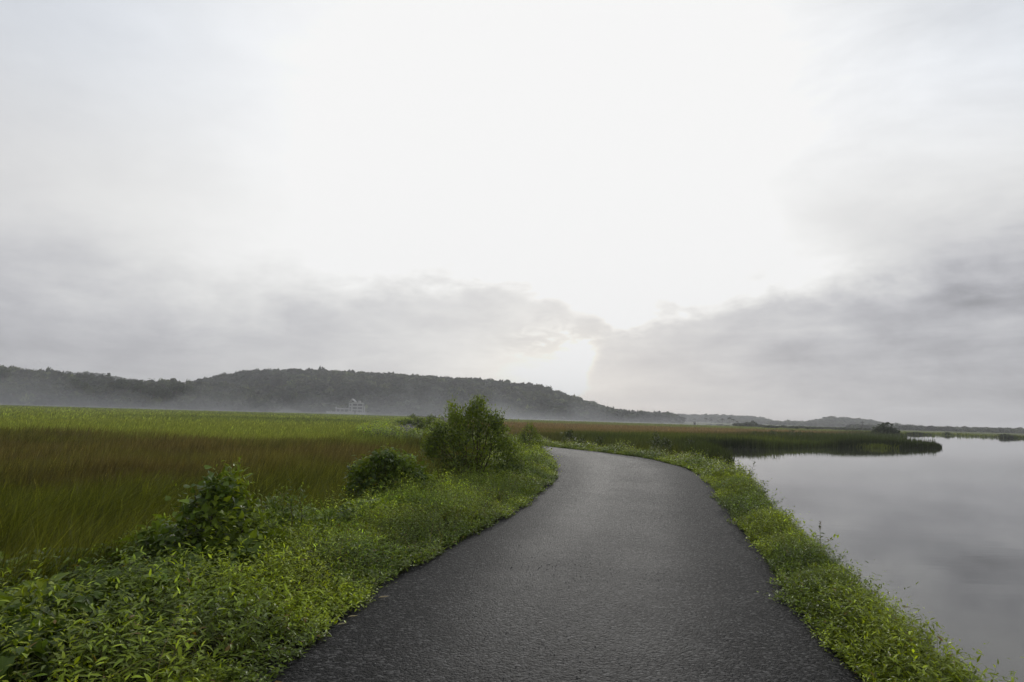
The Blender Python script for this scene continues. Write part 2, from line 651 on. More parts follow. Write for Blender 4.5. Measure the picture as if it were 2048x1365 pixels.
# ------------------------------------------------------------------ ground
def build_ground():
    rad = np.r_[0, np.geomspace(0.6, 2500, 250)]
    ang = np.concatenate([np.radians(np.linspace(-46, 46, 330)), np.radians(np.linspace(46, 314, 150))[1:-1]])
    A, Rr = np.meshgrid(ang, rad[1:])
    P = np.stack([(Rr * np.sin(A)).ravel(), (Rr * np.cos(A)).ravel()], 1)
    P = np.vstack([[0.0, 0.0], P])
    z = land_height(P)
    c, h, left, sd = zone(P)
    n = fbm(P[:, 0] * 2.0, P[:, 1] * 2.0)
    c = c * (0.55 + 0.35 * n)[:, None]
    e, s = road_info(P)
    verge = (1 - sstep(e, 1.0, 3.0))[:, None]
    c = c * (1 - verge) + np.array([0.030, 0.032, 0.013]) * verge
    mud = sstep(sd, -0.4, 0.2)[:, None]
    c = c * (1 - mud) + np.array([0.04, 0.035, 0.02]) * mud
    na, nr = len(ang), len(rad) - 1
    t = []
    j = np.arange(na)
    k = (j + 1) % na
    t.append(np.stack([np.zeros(na, int), 1 + k, 1 + j], 1))
    for i in range(nr - 1):
        a, b = 1 + i * na, 1 + (i + 1) * na
        t.append(np.stack([a + j, a + k, b + k], 1))
        t.append(np.stack([a + j, b + k, b + j], 1))
    m, nt, out = new_mat('soil_and_turf')
    tc = nt.nodes.new('ShaderNodeTexCoord')
    f = noise(tc.outputs['Object'], 3.5, 8, 0.65)
    f2 = noise(tc.outputs['Object'], 0.22, 6, 0.6)
    c1 = mixc((f - 0.25) * 1.4, (0.5, 0.5, 0.5), (1.5, 1.5, 1.45))
    vm = nt.nodes.new('ShaderNodeVectorMath')
    vm.operation = 'MULTIPLY'
    nt.links.new(attr_col(nt), vm.inputs[0])
    nt.links.new(c1, vm.inputs[1])
    vm2 = nt.nodes.new('ShaderNodeVectorMath')
    vm2.operation = 'MULTIPLY'
    nt.links.new(vm.outputs[0], vm2.inputs[0])
    nt.links.new(mixc(f2, (0.75, 0.78, 0.8), (1.25, 1.2, 1.1)), vm2.inputs[1])
    bp = nt.nodes.new('ShaderNodeBump')
    bp.inputs['Strength'].default_value = 0.6
    bp.inputs['Distance'].default_value = 0.1
    nt.links.new(f.s, bp.inputs['Height'])
    p = principled(nt, Base_Color=vm2.outputs[0], Roughness=0.95, Normal=bp.outputs[0])
    p.inputs['Specular IOR Level'].default_value = 0.05
    nt.links.new(p.outputs[0], out.inputs['Surface'])
    t = np.concatenate(t)[:, ::-1]
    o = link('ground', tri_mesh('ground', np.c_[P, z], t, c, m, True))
    tag(o, 'flat green and brown marsh field ground', 'ground', kind='structure')


build_ground()


# ------------------------------------------------------------------ road
def build_road():
    nu = 15
    u = np.linspace(0, 1, nu)
    jag = 0.34 * (fbm(np.arange(len(LE)) * 0.30, np.zeros(len(LE))) - 0.5)
    n = nz(RP - LE)
    l2 = LE - n * (0.10 + jag)[:, None]
    r2 = RP + n * (0.10 + jag[::-1])[:, None]
    P = l2[:, None] * (1 - u)[None, :, None] + r2[:, None] * u[None, :, None]
    crown = 0.035 * (1 - (2 * u - 1) ** 2)
    z = crown[None] + 0.008 * (fbm(P[..., 0] * 0.9, P[..., 1] * 0.9) - 0.5)
    z = z + 0.004
    z[:, 0] -= 0.05
    z[:, -1] -= 0.05
    co = np.concatenate([P, z[..., None]], 2).reshape(-1, 3)
    ns = len(LE)
    i, j = np.meshgrid(np.arange(ns - 1), np.arange(nu - 1), indexing='ij')
    a = (i * nu + j).ravel()
    t = np.concatenate([np.stack([a, a + 1, a + nu + 1], 1), np.stack([a, a + nu + 1, a + nu], 1)])
    col = np.zeros((ns, nu, 3))
    col[..., 0] = u[None]                       # across the road
    m, nt, out = new_mat('asphalt')
    tc = nt.nodes.new('ShaderNodeTexCoord')
    ob = tc.outputs['Object']
    vo = nt.nodes.new('ShaderNodeTexVoronoi')
    vo.inputs['Scale'].default_value = 46
    nt.links.new(ob, vo.inputs['Vector'])
    vo2 = nt.nodes.new('ShaderNodeTexVoronoi')
    vo2.inputs['Scale'].default_value = 100
    nt.links.new(ob, vo2.inputs['Vector'])
    sepc = nt.nodes.new('ShaderNodeSeparateColor')
    nt.links.new(vo.outputs['Color'], sepc.inputs[0])
    stone = V(sepc.outputs[0])
    stone2 = V(sepc.outputs[1])
    big = noise(ob, 0.55, 5, 0.55, 0.4)
    mid = noise(ob, 2.3, 6, 0.6)
    gr = noise(ob, 35, 4, 0.7)
    at_ = nt.nodes.new('ShaderNodeAttribute')
    at_.attribute_name = 'col'
    sp = nt.nodes.new('ShaderNodeSeparateColor')
    nt.links.new(at_.outputs['Color'], sp.inputs[0])
    ac = V(sp.outputs[0])
    # two worn wheel tracks and a dusty middle
    tr = V.m('POWER', 2.718, (ac - 0.30) * (ac - 0.30) * -90.0) + V.m('POWER', 2.718, (ac - 0.68) * (ac - 0.68) * -90.0)
    cenb = V.m('POWER', 2.718, (ac - 0.5) * (ac - 0.5) * -22.0)
    edge = V.m('ABSOLUTE', ac - 0.5) * 2.0
    wear = smooth(big + mid * 0.4 + cenb * 0.40 + tr * 0.10 - smooth(edge, 0.55, 1.0) * 0.32, 0.66, 1.22)
    base = mixc(wear, (0.0070, 0.0070, 0.0078), (0.033, 0.032, 0.0312))
    patch = smooth(noise(ob, 0.8, 5, 0.55, 0.6), 0.54, 0.68)
    base = mixc(patch * 0.75, base, (0.0085, 0.0085, 0.0092))
    grain = smooth(noise(ob, 24, 3, 0.75), 0.50, 0.68)
    base = mixc(grain * 0.55, base, (0.050, 0.0485, 0.0475))
    base = mixc(smooth(stone, 0.58, 0.98) * 0.85, base, (0.092, 0.089, 0.087))
    base = mixc(smooth(stone2, 0.48, 0.85) * 0.85, base, (0.004, 0.004, 0.0045))
    hgt = (V(vo.outputs['Distance']) * -0.5) + (V(vo2.outputs['Distance']) * -0.3) + stone * 0.9 + stone2 * 0.4 + gr * 0.7
    bp = nt.nodes.new('ShaderNodeBump')
    bp.inputs['Strength'].default_value = 1.0
    bp.inputs['Distance'].default_value = 0.016
    nt.links.new(hgt.s, bp.inputs['Height'])
    rough = 0.72 - wear * 0.04 - tr * 0.03
    p = principled(nt, Base_Color=base, Roughness=rough, Normal=bp.outputs[0])
    p.inputs['Specular IOR Level'].default_value = 0.09
    nt.links.new(p.outputs[0], out.inputs['Surface'])
    o = link('road', tri_mesh('road', co, t, col.reshape(-1, 3), m, True))
    tag(o, 'narrow dark asphalt road curving left along the lake bank', 'road', kind='structure')


build_road()


# ------------------------------------------------------------------ water
def build_water():
    P = LAKE + 0
    c = P.mean(0)
    # a sheet a little larger than the shore line so that the banks cut it
    poly = [(2.0, -120), (2.2, 0), (2.6, 4), (3.4, 9), (4.6, 14), (6.2, 20), (7.6, 26), (8.6, 31), (11, 40), (13, 57), (17, 71), (24, 76), (40, 92), (46, 110), (50, 118), (60, 132), (80, 155), (100, 186), (118, 222),
            (136, 252), (168, 258), (172, 236), (215, 222), (305, 196), (500, 106), (500, -120)]
    me = bpy.data.meshes.new('water')
    me.from_pydata([(x, y, -1.0) for x, y in poly], [], [list(range(len(poly)))[::1]])
    me.update()
    if me.polygons[0].normal.z < 0:
        me.flip_normals()
    m, nt, out = new_mat('murky_water')
    tc = nt.nodes.new('ShaderNodeTexCoord')
    mp = nt.nodes.new('ShaderNodeMapping')
    mp.inputs['Scale'].default_value = (0.35, 1.6, 1)
    mp.inputs['Rotation'].default_value = (0, 0, 0.25)
    nt.links.new(tc.outputs['Object'], mp.inputs[0])
    w1 = noise(mp.outputs[0], 1.6, 3, 0.5)
    bp = nt.nodes.new('ShaderNodeBump')
    bp.inputs['Strength'].default_value = 0.08
    bp.inputs['Distance'].default_value = 0.016
    nt.links.new(w1.s, bp.inputs['Height'])
    f = noise(tc.outputs['Object'], 0.08, 4)
    p = principled(nt, Base_Color=mixc(f, (0.055, 0.055, 0.047), (0.078, 0.076, 0.064)), Roughness=0.012, IOR=1.333, Normal=bp.outputs[0])
    nt.links.new(p.outputs[0], out.inputs['Surface'])
    me.materials.append(m)
    o = link('water', me)
    tag(o, 'calm grey lake water mirroring the clouds', 'water', kind='structure')


build_water()

# ------------------------------------------------------------------ leaf and blade templates
LANCE_V = np.array([(0, 0, 0), (-.13, .30, .035), (0, .30, 0), (.13, .30, .035), (-.10, .66, -.03), (0, .66, -.06), (.10, .66, -.03), (0, 1, -.20)])
LANCE_T = np.array([(0, 2, 1), (0, 3, 2), (1, 2, 5), (1, 5, 4), (2, 3, 6), (2, 6, 5), (4, 5, 7), (5, 6, 7)])
HEART_V = np.array([(0, 0, 0), (-.30, -.10, .06), (-.46, .20, .10), (-.26, .62, .02), (0, 1.0, -.16), (.26, .62, .02), (.46, .20, .10), (.30, -.10, .06), (0, .40, -.02)])
HEART_T = np.array([(0, 8, 1), (1, 8, 2), (2, 8, 3), (3, 8, 4), (4, 8, 5), (5, 8, 6), (6, 8, 7), (7, 8, 0)])
OVAL_V = np.array([(0, 0, 0), (-.22, .42, .05), (0, .45, -.01), (.22, .42, .05), (0, 1, -.10)])
OVAL_T = np.array([(0, 2, 1), (0, 3, 2), (1, 2, 4), (2, 3, 4)])
DIA_V = np.array([(0, 0, 0), (-.24, .48, .05), (.24, .48, .05), (0, 1, -.06)])
DIA_T = np.array([(0, 2, 1), (1, 2, 3)])
KITE = {'lance': (LANCE_V, LANCE_T), 'heart': (HEART_V, HEART_T), 'oval': (OVAL_V, OVAL_T), 'dia': (DIA_V, DIA_T)}


def blades(s, P, h, w, lean, cbase, ctip, segs=3):
    """curved grass blades: P (N,3) roots, lean (N,2) horizontal bend per height"""
    N = len(P)
    th = rng.uniform(0, np.pi, N)
    side = np.stack([np.cos(th), np.sin(th), np.zeros(N)], 1)
    ts = np.linspace(0, 1, segs + 1)
    V_, C_ = [], []
    for i, t in enumerate(ts):
        c = P + np.c_[lean * (t ** 1.8)[..., None] if np.ndim(t) else lean * t ** 1.8, np.full(N, 0.0)] * h[:, None]
        c[:, 2] += h * (t - 0.22 * t ** 2 * np.hypot(lean[:, 0], lean[:, 1]))
        col = cbase * (1 - t) + ctip * t
        if i < segs:
            ww = (w * (1 - 0.55 * t))[:, None]
            V_ += [c - side * ww / 2, c + side * ww / 2]
            C_ += [col, col]
        else:
            V_.append(c)
            C_.append(col)
    k = len(V_)
    v = np.stack(V_, 1).reshape(-1, 3)
    cc = np.stack(C_, 1).reshape(-1, 3)
    tt = []
    for i in range(segs - 1):
        a = 2 * i
        tt += [(a, a + 1, a + 3), (a, a + 3, a + 2)]
    tt.append((2 * segs - 2, 2 * segs - 1, 2 * segs))
    t = (np.array(tt)[None] + (np.arange(N) * k)[:, None, None]).reshape(-1, 3)
    s.add(v, t, cc)


# ------------------------------------------------------------------ field grass and marsh reeds
def sample_polar(n, d0, d1, a0, a1):
    d = np.exp(rng.uniform(math.log(d0), math.log(d1), n))
    a = np.radians(rng.uniform(a0, a1, n))
    return np.stack([d * np.sin(a), d * np.cos(a)], 1), d


def build_grass():
    s = Soup()
    wind = np.array([0.30, 0.04])
    for n, d0, d1, a0, a1, segs, wk in ((150000, 5, 24, -48, 2, 3, 0.0011), (240000, 20, 110, -46, 4, 2, 0.0009), (60000, 90, 420, -46, 10, 1, 0.0022)):
        P, d = sample_polar(n, d0, d1, a0, a1)
        e, sde = road_info(P)
        c, h, left, sd = zone(P)
        k = (e > 2.3 + 0.8 * rng.random(len(P))) & left & (sde > 0)
        P, d, c, h = P[k], d[k], c[k], h[k]
        N = len(P)
        z = land_height(P)
        hh = h * rng.uniform(0.5, 1.15, N) * (0.45 + 1.05 * fbm(P[:, 0] * 0.35, P[:, 1] * 0.35))
        lean = (wind[None] * rng.uniform(0.2, 1.8, (N, 1)) + rng.normal(0, 0.22, (N, 2))) * np.where(d < 20, 1.15, 0.6)[:, None]
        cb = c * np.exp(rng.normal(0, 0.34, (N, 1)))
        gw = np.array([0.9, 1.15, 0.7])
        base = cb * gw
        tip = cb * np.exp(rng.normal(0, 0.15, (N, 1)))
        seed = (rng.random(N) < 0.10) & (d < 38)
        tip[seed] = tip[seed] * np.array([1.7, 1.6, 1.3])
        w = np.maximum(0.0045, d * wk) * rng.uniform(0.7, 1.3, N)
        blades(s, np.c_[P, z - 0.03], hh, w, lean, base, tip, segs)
    o = link('field_grass', s.mesh('field_grass', MAT_GRASS))
    tag(o, 'tall field grass, green near, reddish brown further off, bright green beyond', 'grass', kind='stuff')

    s = Soup()
    for n, d0, d1, a0, a1, hk in ((110000, 36, 135, 0, 40, 1.0), (60000, 110, 420, -8, 44, 0.9)):
        P, d = sample_polar(n, d0, d1, a0, a1)
        c, h, left, sd = zone(P)
        e, sde = road_info(P)
        k = (~left) & (sd < -0.15) & (e > 1.6)
        P, d, c, h, sd = P[k], d[k], c[k], h[k], sd[k]
        N = len(P)
        z = land_height(P)
        hh = h * hk * rng.uniform(0.6, 1.1, N) * (0.7 + 0.6 * fbm(P[:, 0] * 0.25, P[:, 1] * 0.25))
        lean = np.array([0.10, 0.0])[None] + rng.normal(0, 0.12, (N, 2))
        cb = c * np.exp(rng.normal(0, 0.20, (N, 1)))
        w = d * 0.0010 * rng.uniform(0.7, 1.4, N)
        blades(s, np.c_[P, z - 0.03], hh, w, lean, cb * np.array([.9, 1.05, .8]), cb, 2)
    # denser reed fringe along the promontory shore
    shore = resample(catmull(LAKE[11:27], 0.5), 26000)
    P = shore + rng.normal(0, 1, shore.shape) * 0.9
    n = nz(np.c_[P, np.zeros(len(P))])[:, :2]
    P = P - n * 0
    sd = lake_sd(P)
    k = sd < 0.25
    P = P[k]
    N = len(P)
    z = np.maximum(land_height(P), -1.3)
    lump = fbm(P[:, 0] * 0.22 + 7, P[:, 1] * 0.22)
    hh = rng.uniform(0.8, 1.35, N) * (0.65 + 0.7 * lump) * (1 - 0.45 * sstep(P[:, 0], 48, 58)) * np.where(P[:, 0] > 40, 1.05, 1.0)
    lightw = np.clip((sstep(P[:, 0], 24, 28) - sstep(P[:, 0], 37, 43)), 0, 1)[:, None]
    cb = (np.array([0.040, 0.055, 0.018]) * (1 - lightw) + np.array([0.075, 0.10, 0.026]) * lightw) * np.exp(rng.normal(0, 0.22, (N, 1)))
    hh = hh * (1 - 0.35 * lightw[:, 0])
    blades(s, np.c_[P, z], hh, np.full(N, 0.075) * rng.uniform(0.6, 1.3, N), rng.normal(0, 0.13, (N, 2)), cb, cb * 1.05, 2)
    o = link('marsh_reeds', s.mesh('marsh_reeds', MAT_GRASS))
    tag(o, 'dark green reeds and pinkish marsh grass on the low promontory in the lake', 'reeds', kind='stuff')


build_grass()


# ------------------------------------------------------------------ roadside weeds
def strip_points(edge, other, n, y0, y1, w0, w1, bias=1.0):
    """points beside a road edge: n samples, offset w0..w1 outward, along the part with y0<y<y1"""
    k = np.where((edge[:, 1] > y0) & (edge[:, 1] < y1))[0]
    out = nz(edge - other)
    i = k[rng.integers(0, len(k), n)]
    jit = rng.uniform(-0.125, 0.125, n)
    t = rng.random(n) ** bias
    off = w0 + (w1[i] - w0) * t if isinstance(w1, np.ndarray) else w0 + (w1 - w0) * t
    p = edge[i] + out[i] * off[:, None]
    tan = nz(np.gradient(edge, axis=0))[i]
    return p + tan * jit[:, None], off, t


def plants(s, P, z, H, nleaf, leaf, size, c, lean_amt=0.35, droop=0.15, stem_col=(0.09, 0.10, 0.035), stems=True):
    """upright weeds: each a bent stem with leaves in pairs up its length"""
    N = len(P)
    lean = rng.normal(0, lean_amt, (N, 2))
    root = np.c_[P, z]
    tv, tt = KITE[leaf]
    K = nleaf
    f = (np.arange(K)[None] + rng.random((N, K)) * 0.7) / K
    f = 0.12 + 0.9 * f
    pos = root[:, None] + np.concatenate([lean[:, None] * (f ** 1.4)[..., None], np.ones((N, K, 1)) * f[..., None]], 2) * H[:, None, None]
    phi = rng.uniform(0, 2 * np.pi, (N, 1)) + np.arange(K)[None] * 2.4 + rng.normal(0, 0.4, (N, K))
    tilt = rng.normal(0.35, 0.35, (N, K)) + 0.5 * (f - 0.5) - droop
    d = np.stack([np.cos(phi) * np.cos(tilt), np.sin(phi) * np.cos(tilt), np.sin(tilt)], 2)
    up = np.stack([rng.normal(0, .25, (N, K)), rng.normal(0, .25, (N, K)), np.ones((N, K))], 2)
    sz = np.broadcast_to(np.asarray(size, float), (N,))[:, None] * rng.uniform(0.55, 1.25, (N, K)) * (1.15 - 0.45 * f)
    cc = np.repeat(c[:, None], K, 1) * np.exp(rng.normal(0.05, 0.36, (N, K, 1)))
    young = (f > 0.8)[..., None]
    cc = np.where(young, cc * np.array([1.25, 1.2, 0.95]), cc)
    dead = rng.random((N, K)) < 0.012
    cc[dead] = np.array([0.20, 0.13, 0.035])
    s.scatter(tv, tt, pos.reshape(-1, 3), d.reshape(-1, 3), up.reshape(-1, 3), sz.ravel(), cc.reshape(-1, 3))
    if stems:
        top = root + np.c_[lean, np.ones(N)] * H[:, None]
        blades(s, root, H, np.full(N, 0.005), lean, np.tile(stem_col, (N, 1)), np.tile(stem_col, (N, 1)), 2)


def weeds():
    s = Soup()
    GREEN = np.array([0.195, 0.250, 0.021])
    DEEP = np.array([0.082, 0.125, 0.015])
    wl = np.interp(LE[:, 1], [0, 4, 7, 10, 16, 25, 40, 80], [3.0, 2.7, 2.5, 2.6, 2.6, 2.5, 2.5, 3.0])

    def colour(P, base=GREEN):
        n = fbm(P[:, 0] * 0.9 + 5, P[:, 1] * 0.9)
        n2 = fbm(P[:, 0] * 0.33 + 1, P[:, 1] * 0.33 + 8)
        k = sstep(n * 0.6 + n2 * 0.4, 0.36, 0.64)[:, None]
        c = DEEP * (1 - k) + base * 1.22 * k
        return c * np.exp(rng.normal(0, 0.16, (len(P), 1)))

    def height(P, t, lo, hi):
        n = fbm(P[:, 0] * 1.1 + 30, P[:, 1] * 1.1)
        return (lo + (hi - lo) * sstep(t, 0.0, 0.35)) * (0.15 + 1.9 * np.clip(n - .1, 0, 1) ** 1.1) * rng.uniform(0.75, 1.2, len(P))

    # left verge: near, middle, far
    for n, y0, y1, leaf, nl, sz, lo, hi in ((2600, 1.6, 6.2, 'lance', 14, 0.080, 0.15, 0.40), (4200, 5.2, 11, 'lance', 12, 0.062, 0.10, 0.30),
                                           (5200, 10, 20, 'oval', 11, 0.062, 0.10, 0.27), (5200, 19, 40, 'dia', 10, 0.095, 0.14, 0.36), (4500, 38, 130, 'dia', 9, 0.20, 0.2, 0.6)):
        P, off, t = strip_points(LE, RP, n, y0, y1, 0.08 if y0 < 12 else 0.02, wl)
        z = land_height(P)
        H = height(P, t, lo, hi)
        sp_ = fbm(P[:, 0] * 0.8 + 70, P[:, 1] * 0.8 + 20) + rng.normal(0, .06, len(P))
        szv = sz * (0.8 + 0.35 * t)
        for m_, lf, k_, tone in ((sp_ < .46, leaf, 1.0, (1, 1, 1)), ((sp_ >= .46) & (sp_ < .60), 'oval' if leaf != 'dia' else 'dia', .72, (1.15, 1.05, 1)), (sp_ >= .60, leaf, 1.2, (.85, .95, 1.1))):
            if m_.any():
                plants(s, P[m_], z[m_], H[m_], nl, lf, szv[m_] * k_, colour(P[m_]) * np.array(tone))
    # dry stalks and straw caught between the leaves
    for E_, O_, w_, n in ((LE, RP, wl, 500), (LE, RP, wl, 300)):
        P, off, t = strip_points(E_, O_, n, 2, 22, 0.0, w_)
        c = np.array([0.20, 0.155, 0.075]) * np.exp(rng.normal(0, .3, (n, 1)))
        blades(s, np.c_[P, land_height(P) + .05], rng.uniform(.12, .42, n), np.full(n, .0045), rng.normal(0, .8, (n, 2)), c, c, 3)
    # taller pale clumps standing in front of the shrubs
    for cx, cy, sx, sy, n, H0, sz in ((-1.6, 11.2, .55, .45, 420, .52, .062), (-.75, 10.3, .5, .5, 300, .40, .06), (-2.1, 9.2, .45, .5, 260, .44, .06), (.2, 14.6, .5, .7, 320, .34, .06), (-1.9, 7.0, .4, .5, 220, .34, .06),
                                     (-2.5, 5.4, .5, .4, 200, .42, .075), (-1.9, 4.3, .35, .5, 180, .40, .08), (-1.2, 12.8, .35, .5, 260, .46, .065), (.9, 22, .4, 1.5, 300, .5, .09), (1.0, 26, .4, 1.5, 260, .55, .1)):
        P = np.c_[rng.normal(cx, sx, n), rng.normal(cy, sy, n)]
        e, sde = road_info(P)
        P = P[(e > 0.12) & (sde > 0)]
        rr = np.hypot((P[:, 0] - cx) / sx, (P[:, 1] - cy) / sy)
        H = H0 * np.exp(-rr ** 2 * .25) * rng.uniform(.6, 1.2, len(P)) + .08
        plants(s, P, np.maximum(land_height(P), -.3), H, 11, 'lance' if cy < 12 else 'oval', sz, colour(P) * 1.12)
    # low creeping leaves along the asphalt edge
    for n, y0, y1, sz in ((1500, 1.6, 8, 0.05), (1800, 8, 20, 0.055), (1500, 20, 40, 0.08)):
        P, off, t = strip_points(LE, RP, 2 * n, y0, y1, -0.34, 0.3)
        tongue = -0.10 + 0.42 * fbm(P[:, 1] * 1.7 + 3, P[:, 1] * 0.2) - 0.02
        k = off > 0.05 - tongue + rng.normal(0, .03, 2 * n)
        P = P[k]
        plants(s, P, np.maximum(land_height(P), 0.0), rng.uniform(0.03, 0.12, len(P)), 7, 'oval', sz, colour(P), 0.9)
    # fine grass between the weeds
    for n, y0, y1, w in ((1600, 1.6, 9, 0.004), (2600, 8, 20, 0.006), (4000, 18, 45, 0.014)):
        P, off, t = strip_points(LE, RP, n, y0, y1, 0.0, wl * 1.25)
        c = colour(P) * np.array([1.15, 1.1, 1.0])
        hh = height(P, t, 0.14, 0.42) * rng.uniform(0.7, 1.5, n)
        blades(s, np.c_[P, land_height(P)], hh, np.full(n, w), rng.normal(0, 0.4, (n, 2)), c * .8, c, 3)
    # heart leaved creeper in the bottom left corner, thinning out along the outer side
    for n, y0, y1, lo, hi, sz in ((5200, 1.8, 6.4, 1.0, 3.3, 0.098), (2600, 5.5, 9.5, 1.35, 2.9, 0.075)):
        P, off, t = strip_points(LE, RP, n, y0, y1, lo, hi)
        z = land_height(P)
        m = fbm(P[:, 0] * 1.2 + 12, P[:, 1] * 1.2)
        zz = np.maximum(z, -0.1) + (0.14 + 0.42 * m) * rng.random(n) ** 0.35
        ph = rng.uniform(0, 2 * np.pi, n)
        ti = rng.normal(-0.25, 0.45, n)
        d = np.stack([np.cos(ph) * np.cos(ti), np.sin(ph) * np.cos(ti), np.sin(ti)], 1)
        up = np.c_[rng.normal(0, .4, n), rng.normal(-.15, .4, n), np.ones(n)]
        c = np.where((m > 0.5)[:, None], np.array([0.150, 0.210, 0.02]), np.array([0.082, 0.128, 0.018])) * np.exp(rng.normal(0, 0.25, (n, 1)))
        s.scatter(*KITE['heart'], np.c_[P, zz], d, up, sz * rng.uniform(0.5, 1.25, n), c)
    o = link('roadside_weeds', s.mesh('roadside_weeds', MAT_LEAF))
    tag(o, 'dense leafy green weeds and creeper on the left verge between road and field', 'weeds', kind='stuff')

    # right verge
    s = Soup()
    wr = np.interp(RP[:, 1], [0, 4.3, 6.3, 9.4, 12.2, 15.2, 20, 25, 30, 36, 60, 120], [0.55, .52, .62, .74, .84, .96, 1.5, 2.1, 2.6, 2.6, 2.6, 2.6])
    for n, y0, y1, leaf, nl, sz, lo, hi in ((1500, 2.4, 6.5, 'lance', 14, 0.064, 0.08, 0.20), (1900, 6, 11, 'lance', 12, 0.058, 0.08, 0.21),
                                           (2600, 10, 20, 'oval', 11, 0.062, 0.09, 0.24), (5200, 19, 45, 'dia', 10, 0.095, 0.14, 0.44), (4200, 42, 130, 'dia', 9, 0.20, 0.2, 0.6)):
        P, off, t = strip_points(RP, LE, n, y0, y1, 0.02, wr)
        z = np.maximum(land_height(P), -0.5)
        H = height(P, t, lo, hi)
        plants(s, P, z, H, nl, leaf, sz, colour(P, np.array([0.135, 0.175, 0.017])))
    for n, y0, y1, sz in ((1300, 2.4, 8, 0.042), (1300, 8, 20, 0.05), (1500, 20, 42, 0.08)):
        P, off, t = strip_points(RP, LE, 2 * n, y0, y1, -0.34, 0.3)
        tongue = -0.10 + 0.42 * fbm(P[:, 1] * 1.7 + 31, P[:, 1] * 0.2) - 0.02
        k = off > 0.05 - tongue + rng.normal(0, .03, 2 * n)
        P = P[k]
        plants(s, P, np.maximum(land_height(P), 0.0), rng.uniform(0.03, 0.12, len(P)), 7, 'oval', sz, colour(P), 0.9)
    for n, y0, y1, w in ((1000, 2.4, 9, 0.004), (1800, 8, 20, 0.006), (4500, 18, 45, 0.014)):
        P, off, t = strip_points(RP, LE, n, y0, y1, 0.0, wr * 1.1)
        c = colour(P, np.array([0.135, 0.170, 0.018])) * np.array([1.15, 1.1, 1.0])
        hh = height(P, t, 0.10, 0.24) * rng.uniform(0.7, 1.3, n)
        blades(s, np.c_[P, np.maximum(land_height(P), -.5)], hh, np.full(n, w), rng.normal(0, 0.35, (n, 2)), c * .8, c, 3)
    # plants hanging down the bank to the water
    for n, y0, y1, sz, leaf in ((1500, 1, 9, 0.06, 'lance'), (1500, 8, 20, 0.07, 'oval'), (1500, 18, 40, 0.10, 'dia')):
        P, off, t = strip_points(RP, LE, n, y0, y1, 0.5, wr * 1.35)
        z = land_height(P)
        k = z > -1.1
        plants(s, P[k], z[k], rng.uniform(0.1, 0.32, k.sum()), 9, leaf, sz, colour(P[k]), 0.6)
    o = link('roadside_weeds', s.mesh('roadside_weeds', MAT_LEAF))
    tag(o, 'low green weeds on the narrow right verge between asphalt and lake', 'weeds', kind='stuff')


weeds()


